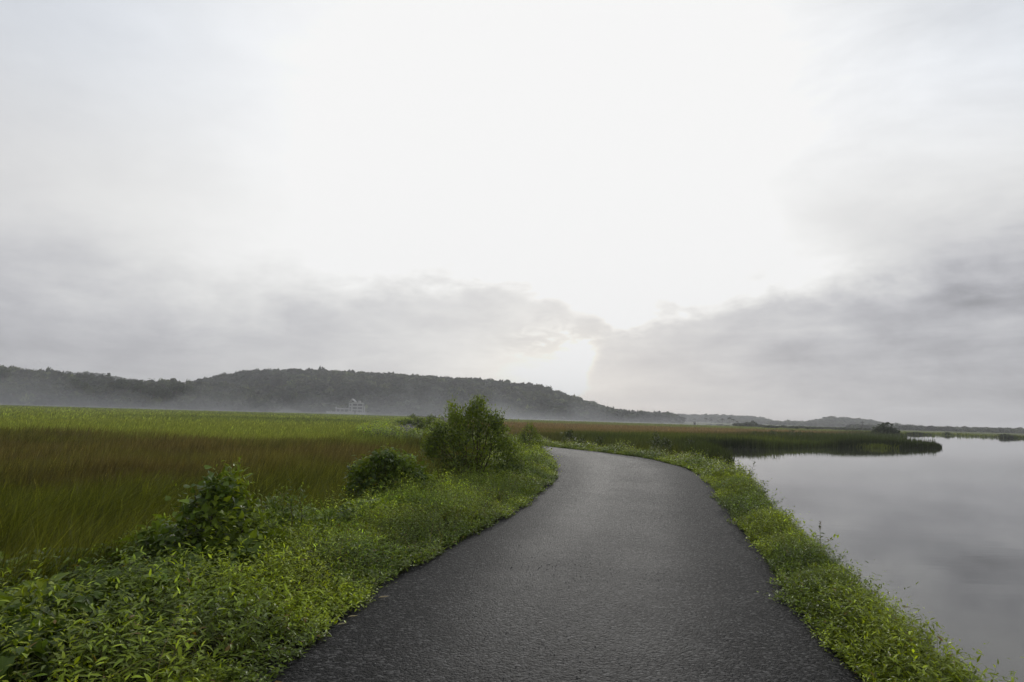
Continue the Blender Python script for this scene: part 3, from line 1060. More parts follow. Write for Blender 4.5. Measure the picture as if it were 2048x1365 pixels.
# ------------------------------------------------------------------ shrubs
def shrub(name, label, loc, prof, depth, ncl, leaf, size, cols, per=11, spread=0.13, group=None, nstem=16, flower=None, shell=0.45, dro=0.0, low=None, mix=0.0, mixcol=(0.13, 0.18, 0.02), shoots=0):
    """prof: [(x, top height)] outline across the view; leaves in twig clusters through the volume, stems from the base"""
    root = empty(name, loc)
    tag(root, label, 'shrub', group)
    px_, pz_ = np.array(prof, float).T
    n = ncl * 3
    x = rng.uniform(px_[0], px_[-1], n)
    top = np.interp(x, px_, pz_)
    k = rng.random(n) < np.clip(top / pz_.max() + 0.15, 0, 1)
    x, top = x[k][:ncl], top[k][:ncl]
    n = len(x)
    q = 1 - rng.random(n) ** 2 * 0.92
    lo = np.interp(x, *np.array(low, float).T) if low else 0.0
    z = lo + (top - lo) * q
    mid = (px_[0] + px_[-1]) / 2
    hw = (px_[-1] - px_[0]) / 2
    dw = depth * np.sqrt(np.clip(1 - ((x - mid) / hw) ** 2, 0.05, 1)) * np.sqrt(np.clip(1.15 - (z / pz_.max()) ** 2, 0.05, 1))
    sgn = rng.choice([-1, 1], n)
    y = dw * np.where(rng.random(n) < shell, sgn * rng.uniform(0.7, 1.0, n), rng.uniform(-1, 1, n))
    tips = np.stack([x, y, z], 1)
    outward = nz(tips - np.array([mid, 0, 0.25 * pz_.max()]) + rng.normal(0, 0.15, (n, 3)) + np.array([0, 0, 0.25]))
    s = Soup()
    f = rng.random((n, per))
    pos = tips[:, None] - outward[:, None] * (f * spread * 1.6)[..., None] + rng.normal(0, spread * 0.32, (n, per, 3))
    pos[..., 2] = np.maximum(pos[..., 2], 0.02)
    d = outward[:, None] * 0.55 + rng.normal(0, 0.62, (n, per, 3)) + np.array([0, 0, -dro])
    up = outward[:, None] * 0.5 + np.array([0, 0, 0.8]) + rng.normal(0, 0.4, (n, per, 3))
    nn = fbm(tips[:, 0] * 2.5 + 3, tips[:, 2] * 2.5 + tips[:, 1] * 2)
    kk = sstep(nn, 0.36, 0.64)[:, None]
    c = np.array(cols[0]) * (1 - kk) + np.array(cols[1]) * kk
    c = np.repeat(c[:, None], per, 1) * np.exp(rng.normal(0, 0.22, (n, per, 1)))
    y_ = (f < 0.2)[..., None]
    c = np.where(y_, c * np.array([1.25, 1.2, .9]), c)
    second = rng.random(n) < mix
    c[second] = c[second] * 0.15 + 0.85 * np.array(mixcol) * np.exp(rng.normal(0, .3, (int(second.sum()), per, 1)))
    for msk, lf, k_ in ((~second, leaf, 1.0), (second, 'lance', 1.05)):
        if msk.any():
            s.scatter(*KITE[lf], pos[msk].reshape(-1, 3), d[msk].reshape(-1, 3), up[msk].reshape(-1, 3), (size * k_ * rng.uniform(0.5, 1.25, (int(msk.sum()), per))).ravel(), c[msk].reshape(-1, 3))
    if shoots:
        sx = rng.uniform(px_[0], px_[-1], shoots)
        tp = np.interp(sx, px_, pz_)
        dy = rng.uniform(-.7, .7, shoots) * depth * np.sqrt(np.clip(1 - ((sx - mid) / hw) ** 2, .05, 1))
        Hs = pz_.max() * rng.uniform(.10, .28, shoots)
        plants(s, np.c_[sx, dy], tp - Hs * .55, Hs, 9, 'oval' if leaf == 'oval' else 'lance', size * .85, np.array(cols[1]) * np.exp(rng.normal(0.1, .2, (shoots, 1))), 0.45, -0.25)
    link('foliage', s.mesh('foliage', MAT_LEAF), root)
    st = Soup()
    pick = rng.choice(n, min(nstem, n), replace=False)
    for i in pick:
        t = tips[i]
        b = np.array([mid + (t[0] - mid) * 0.15, t[1] * 0.15, -0.12])
        u = np.linspace(0, 1, 6)[:, None]
        ctrl = b * (1 - u) + t * u + np.array([0, 0, 0.12 * t[2]]) * (u * (1 - u) * 2)
        ctrl[1:-1] += rng.normal(0, 0.02, (4, 3)) * max(0.3, pz_.max())
        st.tube(ctrl, 0.012 * max(0.6, pz_.max()), 0.003, (0.1, 0.08, 0.05), 5)
    link('stem', st.mesh('stem', MAT_BARK), root)
    return root


DK, LT = (0.055, 0.085, 0.016), (0.135, 0.185, 0.02)
big = shrub('roadside_bush', 'tallest leafy bush beside the bend, with two upright shoots on top', (-0.76, 16.6, 0.02),
            [(-1.36, .7), (-1.28, .98), (-1.17, 1.10), (-1.08, 1.24), (-.83, 1.36), (-.75, 1.62), (-.71, 1.90), (-.63, 1.82), (-.56, 1.60), (-.50, 1.50), (-.39, 1.68), (-.22, 1.82), (-.04, 1.94), (.07, 1.98), (.16, 1.72), (.30, 1.66), (.40, 1.60), (.58, 1.54), (.66, 1.34), (.72, 1.10), (.9, .95), (1.07, .72), (1.2, .30)],
            0.95, 1080, 'oval', 0.088, (DK, LT), per=11, spread=0.20, nstem=26, shoots=120, low=[(-1.36, .62), (-.95, .12), (-.8, 0), (.9, 0), (1.2, .0)])
dome = shrub('vine_mound', 'dark dome of creeper with big drooping leaves, left of the tallest bush', (-2.1, 12.3, -0.05),
             [(-.80, .25), (-.70, .66), (-.58, .70), (-.5, .84), (-.36, .80), (-.22, .96), (-.08, .90), (.04, 1.02), (.16, .88), (.28, .92), (.45, .70), (.62, .62), (.80, .42), (1.0, .2)],
             0.62, 640, 'heart', 0.078, ((0.050, 0.084, 0.018), (0.115, 0.165, 0.02)), per=8, spread=0.15, nstem=14, shell=0.55, dro=0.45, mix=0.32, shoots=48)
climb = shrub('creeper_shrub', 'peaked shrub smothered in creeper, one pale flower on it, at the field edge', (-2.72, 6.75, -0.05),
              [(-1.25, .22), (-.85, .36), (-.60, .50), (-.44, .58), (-.34, .60), (-.24, .78), (-.14, .94), (-.05, 1.02), (.04, 1.10), (.10, 1.00), (.17, .80), (.26, .66), (.40, .50), (.60, .34), (.85, .2)],
              0.50, 760, 'heart', 0.076, ((0.070, 0.112, 0.02), (0.150, 0.205, 0.022)), per=7, spread=0.15, nstem=16, shell=0.5, dro=0.3, mix=0.42, shoots=40)


def flower(parent, loc):
    s = Soup()
    n = 14
    a = np.arange(n) * 2 * np.pi / n
    ring = np.stack([np.cos(a) * 0.032, np.sin(a) * 0.032, 0.012 + 0.003 * np.cos(5 * a)], 1)
    inner = np.stack([np.cos(a) * 0.009, np.sin(a) * 0.009, np.zeros(n)], 1)
    tube_ = np.stack([np.cos(a) * 0.005, np.sin(a) * 0.005, np.full(n, -0.04)], 1)
    t = []
    for i in range(n):
        j = (i + 1) % n
        t += [(i, j, n + j), (i, n + j, n + i), (n + i, n + j, 2 * n + j), (n + i, 2 * n + j, 2 * n + i)]
    s.add(np.vstack([ring, inner, tube_]), t, np.vstack([np.tile((.72, .66, .75), (n, 1)), np.tile((.45, .28, .5), (n, 1)), np.tile((.5, .5, .4), (n, 1))]))
    o = link('flower', s.mesh('flower', MAT_LEAF, True), parent)
    o.location = loc
    o.rotation_euler = (math.radians(62), 0, math.radians(-20))
    return o


flower(climb, (-.30, -.40, .46))
shrub('young_sapling', 'thin airy shrub right of the tallest bush, at the inside of the bend', (0.75, 27.0, 0.0),
      [(-.62, .4), (-.5, .75), (-.35, 1.0), (-.18, 1.1), (.05, 1.36), (.2, 1.2), (.42, .95), (.6, .6), (.7, .3)], 0.6, 330, 'oval', 0.085, (DK, LT), per=8, spread=0.13, nstem=16)
# small shrub between dome and creeper shrub
shrub('field_edge_shrub', 'loose pale green shrub just right of the peaked creeper shrub', (-2.5, 7.7, -0.25),
      [(-.55, .3), (-.4, .55), (-.25, .8), (-.1, .92), (.05, .86), (.15, .98), (.3, .80), (.5, .6), (.7, .42), (.95, .25)], 0.4, 330, 'oval', 0.06, ((0.06, 0.095, 0.02), (0.11, 0.155, 0.024)), per=8, spread=0.13, nstem=8, mix=.3, shoots=24)

# shrubs along the far stretch of road
FAR = [(800, 850, 88, .9, 2.2), (814, 853, 100, 1.1, 2.0), (838, 852, 84, 1.4, 2.4), (860, 858, 70, 1.5, 2.2), (845, 868, 62, 1.0, 1.8), (826, 842, 130, 1.6, 2.4), (862, 846, 110, 1.7, 2.6), (880, 858, 56, 1.3, 2.0)]
for x, y, d, h, w in FAR:
    p = at(x, y, d)
    shrub('verge_shrub', 'low green shrub beside the far stretch of road left of the tallest bush', (p[0], p[1], -0.3), [(-w / 2, .2), (-w / 3, h * .7), (0, h), (w / 4, h * .8), (w / 2, .25)], w * .35, 110, 'dia', 0.26,
          (DK, LT), per=8, spread=0.3, group='shrubs along the far stretch of road', nstem=6)
# dark shrubs standing in the marsh grass on the right
MARSH = [(1140, 868, 46, 1.15, 1.3), (1162, 872, 42, .8, 1.0), (1198, 872, 42, .9, 1.0), (1312, 876, 46, 1.2, 1.2), (1330, 878, 44, .9, 1.0), (1380, 882, 48, .8, .8), (1545, 872, 100, 1.1, 1.2), (1508, 872, 98, .9, .9), (1585, 874, 104, 1.2, 1.3), (1600, 874, 104, 1.0, 1.0),
         (1620, 874, 106, .9, .8)]
for x, y, d, h, w in MARSH:
    p = at(x, y, d)
    shrub('marsh_shrub', 'small dark shrub poking out of the marsh grass beyond the right verge', (p[0], p[1], -0.85), [(-w / 2, .5), (-w / 4, h * .9 + .4), (0, h + .5), (w / 4, h * .8 + .4), (w / 2, .4)], w * .4, 60, 'dia', 0.17,
          ((0.03, 0.045, 0.014), (0.055, 0.075, 0.018)), per=8, spread=0.18, group='shrubs in the marsh grass', nstem=6)


# ------------------------------------------------------------------ single weeds standing out against water and field
def tall_weed(name, label, loc, H, leaf, size, nl, c, seedhead=False, lean=(0.1, 0.0), group=None):
    root = empty(name, loc)
    tag(root, label, 'weed', group)
    u = np.linspace(0, 1, 9)[:, None]
    pts = np.c_[lean[0] * u ** 1.6 * H, lean[1] * u ** 1.6 * H, u * H]
    s = Soup()
    s.tube(pts, 0.0045, 0.0018, (0.09, 0.10, 0.035), 5)
    link('stem', s.mesh('stem', MAT_STEM), root)
    s = Soup()
    f = np.linspace(0.25, 1.0, nl)
    pos = np.stack([np.interp(f, u[:, 0], pts[:, i]) for i in range(3)], 1)
    ph = np.arange(nl) * 2.4 + rng.normal(0, .4, nl)
    ti = rng.normal(0.3, 0.25, nl)
    d = np.stack([np.cos(ph) * np.cos(ti), np.sin(ph) * np.cos(ti), np.sin(ti)], 1)
    s.scatter(*KITE[leaf], pos, d, np.tile((0, 0, 1.0), (nl, 1)) + rng.normal(0, .2, (nl, 3)), size * rng.uniform(.7, 1.2, nl), np.asarray(c) * np.exp(rng.normal(0, .18, (nl, 1))))
    link('leaves', s.mesh('leaves', MAT_LEAF), root)
    if seedhead:
        s = Soup()
        n = 40
        t = rng.random(n)
        pos = pts[-1] + np.c_[rng.normal(0, .006, (n, 2)), t * 0.10 - 0.02]
        d = nz(np.c_[rng.normal(0, .7, (n, 2)), rng.uniform(.3, 1, n)])
        s.scatter(*KITE['dia'], pos, d, rnd_unit(n), 0.016, vary((0.10, 0.075, 0.035), n))
        link('seed_head', s.mesh('seed_head', MAT_LEAF), root)
    return root


def verge_z(x, y):
    return float(max(land_height(np.array([[x, y]]))[0], -0.45))


WEEDS = [(1642, 1100, 8.2, .46, 'lance', True), (1700, 1150, 7.2, .30, 'lance', False), (1726, 1170, 6.8, .36, 'lance', True), (1755, 1185, 6.5, .34, 'lance', True), (1795, 1215, 6.0, .34, 'lance', False), (1850, 1255, 5.5, .30, 'oval', False),
         (1885, 1290, 5.1, .30, 'lance', True), (1925, 1320, 4.8, .34, 'lance', False), (1962, 1345, 4.6, .38, 'lance', False), (1985, 1360, 4.5, .40, 'lance', True), (1565, 1035, 12, .34, 'oval', False), (1520, 990, 14.6, .5, 'oval', False),
         (1495, 955, 19, .75, 'oval', False), (1478, 945, 21, .7, 'oval', False), (1466, 935, 24, .6, 'oval', False), (1600, 1062, 10, .3, 'lance', True), (1560, 1015, 12.4, .36, 'oval', False)]
for i, (x, y, d, H, leaf, sh) in enumerate(WEEDS):
    p = at(x, y, d)
    lab = ('slender weed with a dark seed spike on the water side of the right verge' if sh else 'slender leafy weed rising against the water at the outer side of the right verge')
    tall_weed('seeding_weed' if sh else 'leafy_weed', lab, (p[0], p[1], verge_z(p[0], p[1])), max(.2, H - 0.02), leaf, 0.075 if d < 12 else 0.12, 13 if d < 12 else 18, (0.055, 0.075, 0.018), sh,
              (rng.normal(.08, .12), rng.normal(0, .1)), 'weeds with seed spikes on the right verge' if sh else 'leafy weeds against the water on the right verge')


def vine_tendril(label, pts, c, nl=12, size=0.055):
    size *= 1.25
    root = empty('vine_tendril', pts[0])
    tag(root, label, 'vine')
    P = np.array(pts, float) - np.array(pts[0])
    C = catmull(P, 0.02)
    s = Soup()
    s.tube(C, 0.003, 0.0012, (0.12, 0.13, 0.03), 5)
    link('stem', s.mesh('stem', MAT_STEM), root)
    s = Soup()
    i = np.linspace(len(C) * 0.08, len(C) - 1, nl).astype(int)
    ph = rng.uniform(0, 2 * np.pi, nl)
    d = np.c_[np.cos(ph), np.sin(ph), rng.normal(-.2, .5, nl)]
    s.scatter(*KITE['heart'], C[i], d, np.c_[rng.normal(0, .5, (nl, 2)), np.ones(nl)], size * np.linspace(1.2, .5, nl) * rng.uniform(.8, 1.2, nl), np.asarray(c) * np.exp(rng.normal(0, .15, (nl, 1))))
    link('leaves', s.mesh('leaves', MAT_LEAF), root)


YG = (0.22, 0.27, 0.02)
def arc(pix, d):
    return [tuple(at(x, y, dd)) for (x, y), dd in zip(pix, d)]
vine_tendril('yellow green vine shoot arching up over the grass at the far left of the verge', arc([(20, 1240), (45, 1195), (75, 1165), (95, 1158), (112, 1172), (120, 1195)], [4.6, 4.6, 4.6, 4.6, 4.55, 4.5]), YG, 16, 0.06)
vine_tendril('short pale vine shoot between the arching shoot and the peaked creeper shrub', arc([(150, 1215), (152, 1190), (160, 1175), (172, 1172)], [4.7, 4.7, 4.7, 4.7]), YG, 8, 0.055)
vine_tendril('thin vine tendril looping over the field grass left of the peaked creeper shrub', arc([(290, 1150), (270, 1130), (245, 1125), (225, 1128), (212, 1140), (206, 1152)], [5.8, 5.8, 5.8, 5.7, 5.7, 5.7]), YG, 7, 0.035)
vine_tendril('bright vine shoot climbing past the left shoulder of the peaked creeper shrub', arc([(375, 1080), (380, 1055), (392, 1040), (405, 1030), (412, 1032)], [6.4, 6.4, 6.4, 6.4, 6.4]), YG, 9, 0.05)
vine_tendril('bright vine shoot hanging down the front of the peaked creeper shrub', arc([(470, 1010), (458, 1035), (450, 1065), (456, 1095), (470, 1120)], [6.35, 6.25, 6.2, 6.2, 6.2]), YG, 12, 0.05)
vine_tendril('bright vine shoot on the very top of the peaked creeper shrub', arc([(462, 1000), (470, 975), (480, 958), (492, 952), (500, 965)], [6.6, 6.6, 6.6, 6.6, 6.6]), YG, 12, 0.06)


def grass_tuft(label, loc, n, H, w, c, spread=.02):
    s = Soup()
    a = rng.uniform(0, 2 * np.pi, n)
    lean = np.stack([np.cos(a), np.sin(a)], 1) * rng.uniform(.2, 1.0, (n, 1))
    P = np.c_[rng.normal(0, spread, (n, 2)) * np.array([1, .4]), np.zeros(n)]
    cc = np.asarray(c) * np.exp(rng.normal(0, .15, (n, 1)))
    blades(s, P, H * rng.uniform(.6, 1.1, n), np.full(n, w), lean, cc * .9, cc, 6)
    nm = 'grass_tuft' if spread < .1 else 'water_grass'
    o = link(nm, s.mesh(nm, MAT_GRASS))
    o.location = [float(q) for q in loc]
    tag(o, label, 'grass tuft' if spread < .1 else 'grass', kind=None if spread < .1 else 'stuff')


p = at(655, 1110, 8.3)
grass_tuft('arching broad bladed grass tuft in the left verge below the dark creeper dome', (p[0], p[1], verge_z(p[0], p[1]) + .05), 16, .62, .014, (0.08, 0.12, 0.03))
p = at(505, 1175, 5.6)
grass_tuft('upright light green grass tuft below the right foot of the peaked creeper shrub', (p[0], p[1], verge_z(p[0], p[1])), 12, .5, .010, (0.12, 0.15, 0.02))
p = at(285, 1360, 3.4)
grass_tuft('light green grass tuft at the bottom of the picture among the creeper', (p[0], p[1], verge_z(p[0], p[1])), 18, .42, .007, (0.12, 0.15, 0.022))


p = at(1738, 901, 86)
grass_tuft('pale green water grass standing in the lake in front of the dark reeds', (p[0], 84, -1.05), 160, .75, .07, (0.12, 0.15, 0.03), 1.1)


# dry leaves lying on the asphalt edge
def dry_leaf(label, x, y, L, rz, c):
    v = FWD + RGT * (x - 1024) / F - UPV * (y - 682.5) / F
    p = EYE + v * ((0.03 - 1.6) / v[2])
    s = Soup()
    tv = LANCE_V.copy()
    tv[:, 2] = np.abs(tv[:, 0]) * 0.6 + 0.15 * (tv[:, 1] - .5) ** 2
    s.add(tv * L, LANCE_T, np.array(c))
    o = link('dry_leaf', s.mesh('dry_leaf', MAT_LEAF))
    o.location = (p[0], p[1], 0.028)
    o.rotation_euler = (0.05, 0.1, rz)
    tag(o, label, 'leaf')


dry_leaf('pale dry leaf on the left asphalt edge, the one furthest up the road', 756, 1196, .10, -1.1, (.34, .28, .2))
dry_leaf('pale dry leaf on the left asphalt edge, the middle one of three', 696, 1234, .08, -1.2, (.36, .31, .21))
dry_leaf('pale dry leaf on the left asphalt edge, closest to the camera', 674, 1250, .08, -1.0, (.32, .30, .18))


def gravel():
    s = Soup()
    tv = np.array([(1, 0, 0), (-1, 0, 0), (0, 1, 0), (0, -1, 0), (0, 0, .7), (0, 0, -.6)], float)
    tt = np.array([(0, 2, 4), (2, 1, 4), (1, 3, 4), (3, 0, 4), (2, 0, 5), (1, 2, 5), (3, 1, 5), (0, 3, 5)])
    for n, y0, y1, s0, s1 in ((2600, 2.5, 8, .0025, .007), (1200, 7, 16, .004, .008), (500, 15, 34, .006, .011)):
        k = np.where((LE[:, 1] > y0) & (LE[:, 1] < y1))[0]
        i = k[rng.integers(0, len(k), n)]
        u = rng.beta(.55, .55, n)
        P = LE[i] * (1 - u)[:, None] + RP[i] * u[:, None] + rng.normal(0, .08, (n, 2))
        z = 0.035 * (1 - (2 * u - 1) ** 2) + .005
        g_ = rng.uniform(.05, .17, (n, 1)) * np.array([1.03, 1.0, .96])
        s.scatter(tv, tt, np.c_[P, z], rnd_unit(n) + 1e-3, np.tile((0, 0, 1.), (n, 1)) + rng.normal(0, .3, (n, 3)), np.exp(rng.uniform(math.log(s0), math.log(s1), n)), g_, rng.uniform(.6, 1.2, n))
    o = link('loose_gravel', s.mesh('loose_gravel', MAT_GRIT))
    tag(o, 'loose grey grit scattered over the asphalt', 'gravel', kind='stuff')


gravel()

# ------------------------------------------------------------------ trees
def crown_soup(nb, per, leaf, size, c0, c1, flat=0.75, spread=0.62, rb=0.45):
    """unit crown: clumps of leaf sized faces on nb lobes of an uneven ball of radius about 1, base at z = 0"""
    s = Soup()
    cen = rnd_unit(nb) * rng.uniform(0.3, 1.0, (nb, 1)) * spread
    cen[:, 2] = np.abs(cen[:, 2]) * flat + 0.25
    rr = rb * rng.uniform(0.6, 1.25, nb)
    for i in range(nb):
        u = rnd_unit(per)
        pos = cen[i] + u * rr[i] * rng.uniform(0.55, 1.08, (per, 1)) * np.array([1, 1, .8])
        d = rng.normal(0, 1, (per, 3))
        d = nz(d - 0.85 * np.sum(d * u, 1, keepdims=True) * u)
        up = u + rng.normal(0, .3, (per, 3))
        k = rng.random()
        c = (np.array(c0) * (1 - k) + np.array(c1) * k) * np.exp(rng.normal(0, .2, (per, 1)))
        s.scatter(*KITE[leaf], pos, d, up, size * rng.uniform(.6, 1.3, per), c, 1.6)
    return s


TC0, TC1 = (0.024, 0.036, 0.017), (0.055, 0.070, 0.026)
CROWNS = [crown_soup(11, 60, 'dia', 0.26, TC0, TC1) for _ in range(6)]
CROWN_ME = [c.mesh('crown', MAT_CROWN) for c in CROWNS]


def trunk_mesh(limbs=5):
    s = Soup()
    u = np.linspace(0, 1, 6)[:, None]
    s.tube(np.c_[0.03 * np.sin(3 * u), 0.02 * u, -0.08 + u * 0.62], 0.055, 0.03, (.1, .08, .06), 6)
    for i in range(limbs):
        a = 2 * np.pi * i / limbs + rng.normal(0, .3)
        t = np.array([np.cos(a) * .38, np.sin(a) * .38, rng.uniform(.45, .62)])
        b = np.array([0.01, 0.01, rng.uniform(.22, .42)])
        s.tube(b * (1 - u) + t * u + np.array([0, 0, -.06]) * (u * (1 - u) * 4), .026, .007, (.1, .08, .06), 5)
    return s.mesh('trunk', MAT_BARK)


TRUNK_ME = [trunk_mesh() for _ in range(3)]


def tree(label, loc, R, H, group=None, lift=0.28, name='round_tree', v=None):
    """R crown radius, H total height"""
    root = empty(name, loc, rng.uniform(0, 6.28))
    tag(root, label, 'tree', group)
    v = int(rng.integers(0, len(CROWN_ME))) if v is None else v
    c = link('crown', CROWN_ME[v], root)
    zs = H * (1 - lift * .6) / 1.12
    c.scale = (R, R, zs)
    c.location = (0, 0, H * lift * 0.6)
    t = link('trunk', TRUNK_ME[v % 3], root)
    t.scale = (R * 1.1, R * 1.1, H)
    return root


# ------------------------------------------------------------------ hills and their woods
def hill(label, prof, d0, d1, d2, tree_h, n_trees, tree_r, cols, wood_label, seed=0, front_pow=1.0, z0=-1.1):
    """prof: skyline as surveyed [(x, y)]; foot at d0, ridge at d1, back foot at d2"""
    px_, py_ = np.array(prof, float).T
    xs = np.linspace(px_[0], px_[-1], max(24, int((px_[-1] - px_[0]) / 8)))
    ridge = np.array([at(a, b, d1) for a, b in zip(xs, np.interp(xs, px_, py_))])
    Hr = np.maximum(ridge[:, 2] - tree_h, -0.6)
    vs = np.r_[np.linspace(0, 1, 15), np.linspace(1, 2, 8)[1:]]
    X = (xs - 1024) / F

    def pos(u, v):
        """u in skyline x, v 0 foot .. 1 ridge .. 2 back"""
        d = np.where(v <= 1, d0 + (d1 - d0) * v, d1 + (d2 - d1) * (v - 1))
        H = np.interp(u, xs, Hr) - z0
        prof_v = np.where(v <= 1, sstep(v, -0.05, 1.05) ** front_pow, 1 - sstep(v, 0.95, 2.0))
        x = d * (u - 1024) / F * math.cos(PITCH) ** 0
        und = 1 + 0.10 * (fbm(x * 0.012 + seed, d * 0.012) - 0.5) * np.where(v < 0.95, 1, 0.2)
        return np.stack([x, d, z0 + H * prof_v * und], -1)

    U, W = np.meshgrid(xs, vs, indexing='ij')
    co = pos(U, W).reshape(-1, 3)
    nv = len(vs)
    i, j = np.meshgrid(np.arange(len(xs) - 1), np.arange(nv - 1), indexing='ij')
    a = (i * nv + j).ravel()
    t = np.concatenate([np.stack([a, a + nv, a + nv + 1], 1), np.stack([a, a + nv + 1, a + 1], 1)])
    o = link('hill', tri_mesh('hill', co, t, np.tile((0.03, 0.04, 0.018), (len(co), 1)), MAT_CROWN, True))
    tag(o, label, 'hill', kind='structure')
    # woods
    s = Soup()
    vv = rng.random(n_trees) ** 0.85 * 1.25
    uu = rng.uniform(xs[0], xs[-1], n_trees)
    P = pos(uu, vv)
    rr = tree_r * np.exp(rng.normal(0, .28, n_trees))
    tall = rng.random(n_trees) < .06
    hh = tree_h * rng.uniform(.65, 1.15, n_trees) * np.where(tall, 1.3, 1.0)
    edge = np.minimum(uu - xs[0], xs[-1] - uu)
    n1 = fbm(P[:, 0] * 0.02 + seed * 3, P[:, 1] * 0.02)
    for k in range(len(CROWNS)):
        m = np.where(np.arange(n_trees) % len(CROWNS) == k)[0]
        cv, ct, cc = np.concatenate(CROWNS[k].v), np.concatenate(CROWNS[k].t), np.concatenate(CROWNS[k].c)
        rot = rng.uniform(0, 6.28, len(m))
        ca, sa = np.cos(rot)[:, None], np.sin(rot)[:, None]
        x = (cv[None, :, 0] * ca - cv[None, :, 1] * sa) * rr[m][:, None] * 1.15
        y = (cv[None, :, 0] * sa + cv[None, :, 1] * ca) * rr[m][:, None] * 1.15
        z = cv[None, :, 2] * (hh[m] * 0.8)[:, None]
        v = np.stack([x + P[m, 0][:, None], y + P[m, 1][:, None], z + P[m, 2][:, None] + (0.1 * hh[m])[:, None]], -1)
        tint = np.where((n1[m] > .52)[:, None], cols[1], cols[0]) * np.exp(rng.normal(0, .36, (len(m), 1)))
        c = cc[None] / np.array(TC1)[None, None] * tint[:, None]
        tt = ct[None] + (np.arange(len(m)) * len(cv))[:, None, None]
        s.add(v.reshape(-1, 3), tt.reshape(-1, 3), c.reshape(-1, 3))
    o = link('hill_woods', s.mesh('hill_woods', MAT_CROWN))
    tag(o, wood_label, 'woods', kind='stuff')
    return pos


# thin the crowns used for the far woods
CROWNS = [crown_soup(8, 17, 'dia', 0.55, TC0, TC1, rb=0.5) for _ in range(6)]
WC = ((0.030, 0.040, 0.018), (0.052, 0.062, 0.023))
main = hill('broad wooded hill rising behind the field and the villa',
            [(360, 770), (395, 760), (430, 752), (480, 742), (520, 738), (600, 737), (700, 742), (800, 747), (870, 751), (950, 756), (1020, 762), (1080, 771), (1130, 787), (1170, 799), (1200, 809), (1230, 818), (1262, 822), (1300, 825), (1338, 826), (1350, 830), (1356, 848)],
            600, 830, 1000, 8.0, 1900, 6.0, WC, 'dense dark woods covering the broad hill behind the villa', 1)
hill('wooded rise at the far left beyond the field', [(-160, 716), (-60, 722), (0, 730), (40, 738), (100, 741), (150, 746), (200, 756), (260, 760), (330, 762), (400, 764), (470, 770), (540, 790)],
     500, 610, 760, 8.0, 1100, 5.0, WC, 'dark woods on the rise at the far left', 2)
hill('bluish far ridge showing above the left woods', [(-100, 742), (40, 741), (100, 741), (160, 742), (200, 744), (235, 751), (270, 757), (330, 768), (400, 785)],
     1050, 1250, 1500, 8.0, 500, 7.5, WC, 'hazy woods on the far ridge above the left woods', 3)
hill('long faint ridge right of the broad hill', [(1290, 829), (1345, 827), (1400, 829), (1450, 829), (1500, 832), (1540, 839), (1580, 849), (1610, 856)],
     1350, 1650, 1900, 7.0, 500, 8.0, WC, 'faint woods on the long ridge right of the broad hill', 4)
hill('small pointed hill far across the marsh on the right', [(1550, 856), (1590, 851), (1630, 839), (1665, 833), (1700, 835), (1750, 841), (1790, 849), (1830, 858)],
     1150, 1350, 1600, 7.0, 420, 7.0, WC, 'hazy woods on the small pointed hill across the marsh', 5)
hill('low wooded shore rise at the far right across the lake', [(1700, 858), (1760, 853), (1800, 852.5), (1850, 853), (1900, 854.5), (1960, 855.5), (2048, 857), (2120, 858), (2300, 864)],
     640, 760, 900, 3.6, 1300, 3.4, WC, 'woods along the far shore at the far right across the lake', 6)

GLAND = -0.95
# left tree line in front of the rise
for x, top, d, R in [(-60, 735, 470, 9), (-15, 740, 480, 7), (8, 730, 470, 6.5), (30, 760, 465, 6), (62, 757, 480, 7), (95, 760, 470, 6), (125, 756, 490, 6.5), (160, 752, 480, 6), (190, 764, 470, 6), (215, 768, 480, 5.5), (236, 752, 480, 5.5), (252, 753, 475, 5.5), (283, 756, 480, 6),
                     (310, 764, 480, 6), (332, 768, 470, 5), (356, 757, 480, 6), (382, 764, 470, 5.5), (410, 770, 480, 6), (440, 776, 470, 6), (468, 774, 490, 5.5)]:
    p = at(x, top, d)
    tree('rounded tree in the misty tree line beyond the field at left', (p[0], d, p[2] - 10), R * 1.25, 8.5, 'trees in the left tree line', 0.2)
# trees on the skyline of the main hill
for x, top, d, R, nm in [(435, 749, 815, 4.5, 'broad'), (456, 747, 820, 2.6, 'slim'), (515, 735, 825, 6, ''), (601, 733, 828, 5, ''), (655, 737, 830, 6, ''), (690, 738, 830, 5, ''), (738, 741, 830, 5, ''), (806, 743, 830, 8, ''), (868, 747, 830, 7, ''), (920, 751, 830, 6, ''),
                         (1015, 755, 830, 4.5, ''), (1172, 797, 800, 5, ''), (1185, 802, 790, 5, ''), (1255, 817, 740, 6.5, ''), (1290, 823, 720, 5.5, ''), (1318, 826, 700, 4, ''), (1328, 825, 690, 3.5, ''), (1341, 826, 680, 4.0, '')]:
    p = at(x, top, d)
    low = 7.0
    R *= 1.3
    if x > 1180:
        q = at(x, 850, d)
        low = p[2] - max(GLAND, p[2] - 14)
    lab = {'broad': 'flat topped tree standing clear at the left shoulder of the broad hill', 'slim': 'slim tree standing clear at the left shoulder of the broad hill'}.get(nm, 'rounded tree breaking the skyline of the broad wooded hill')
    tree(lab, (p[0], d, p[2] - low - (1.8 if x <= 1180 else 0)), R, low, None if nm else 'trees on the skyline of the broad hill', 0.25)

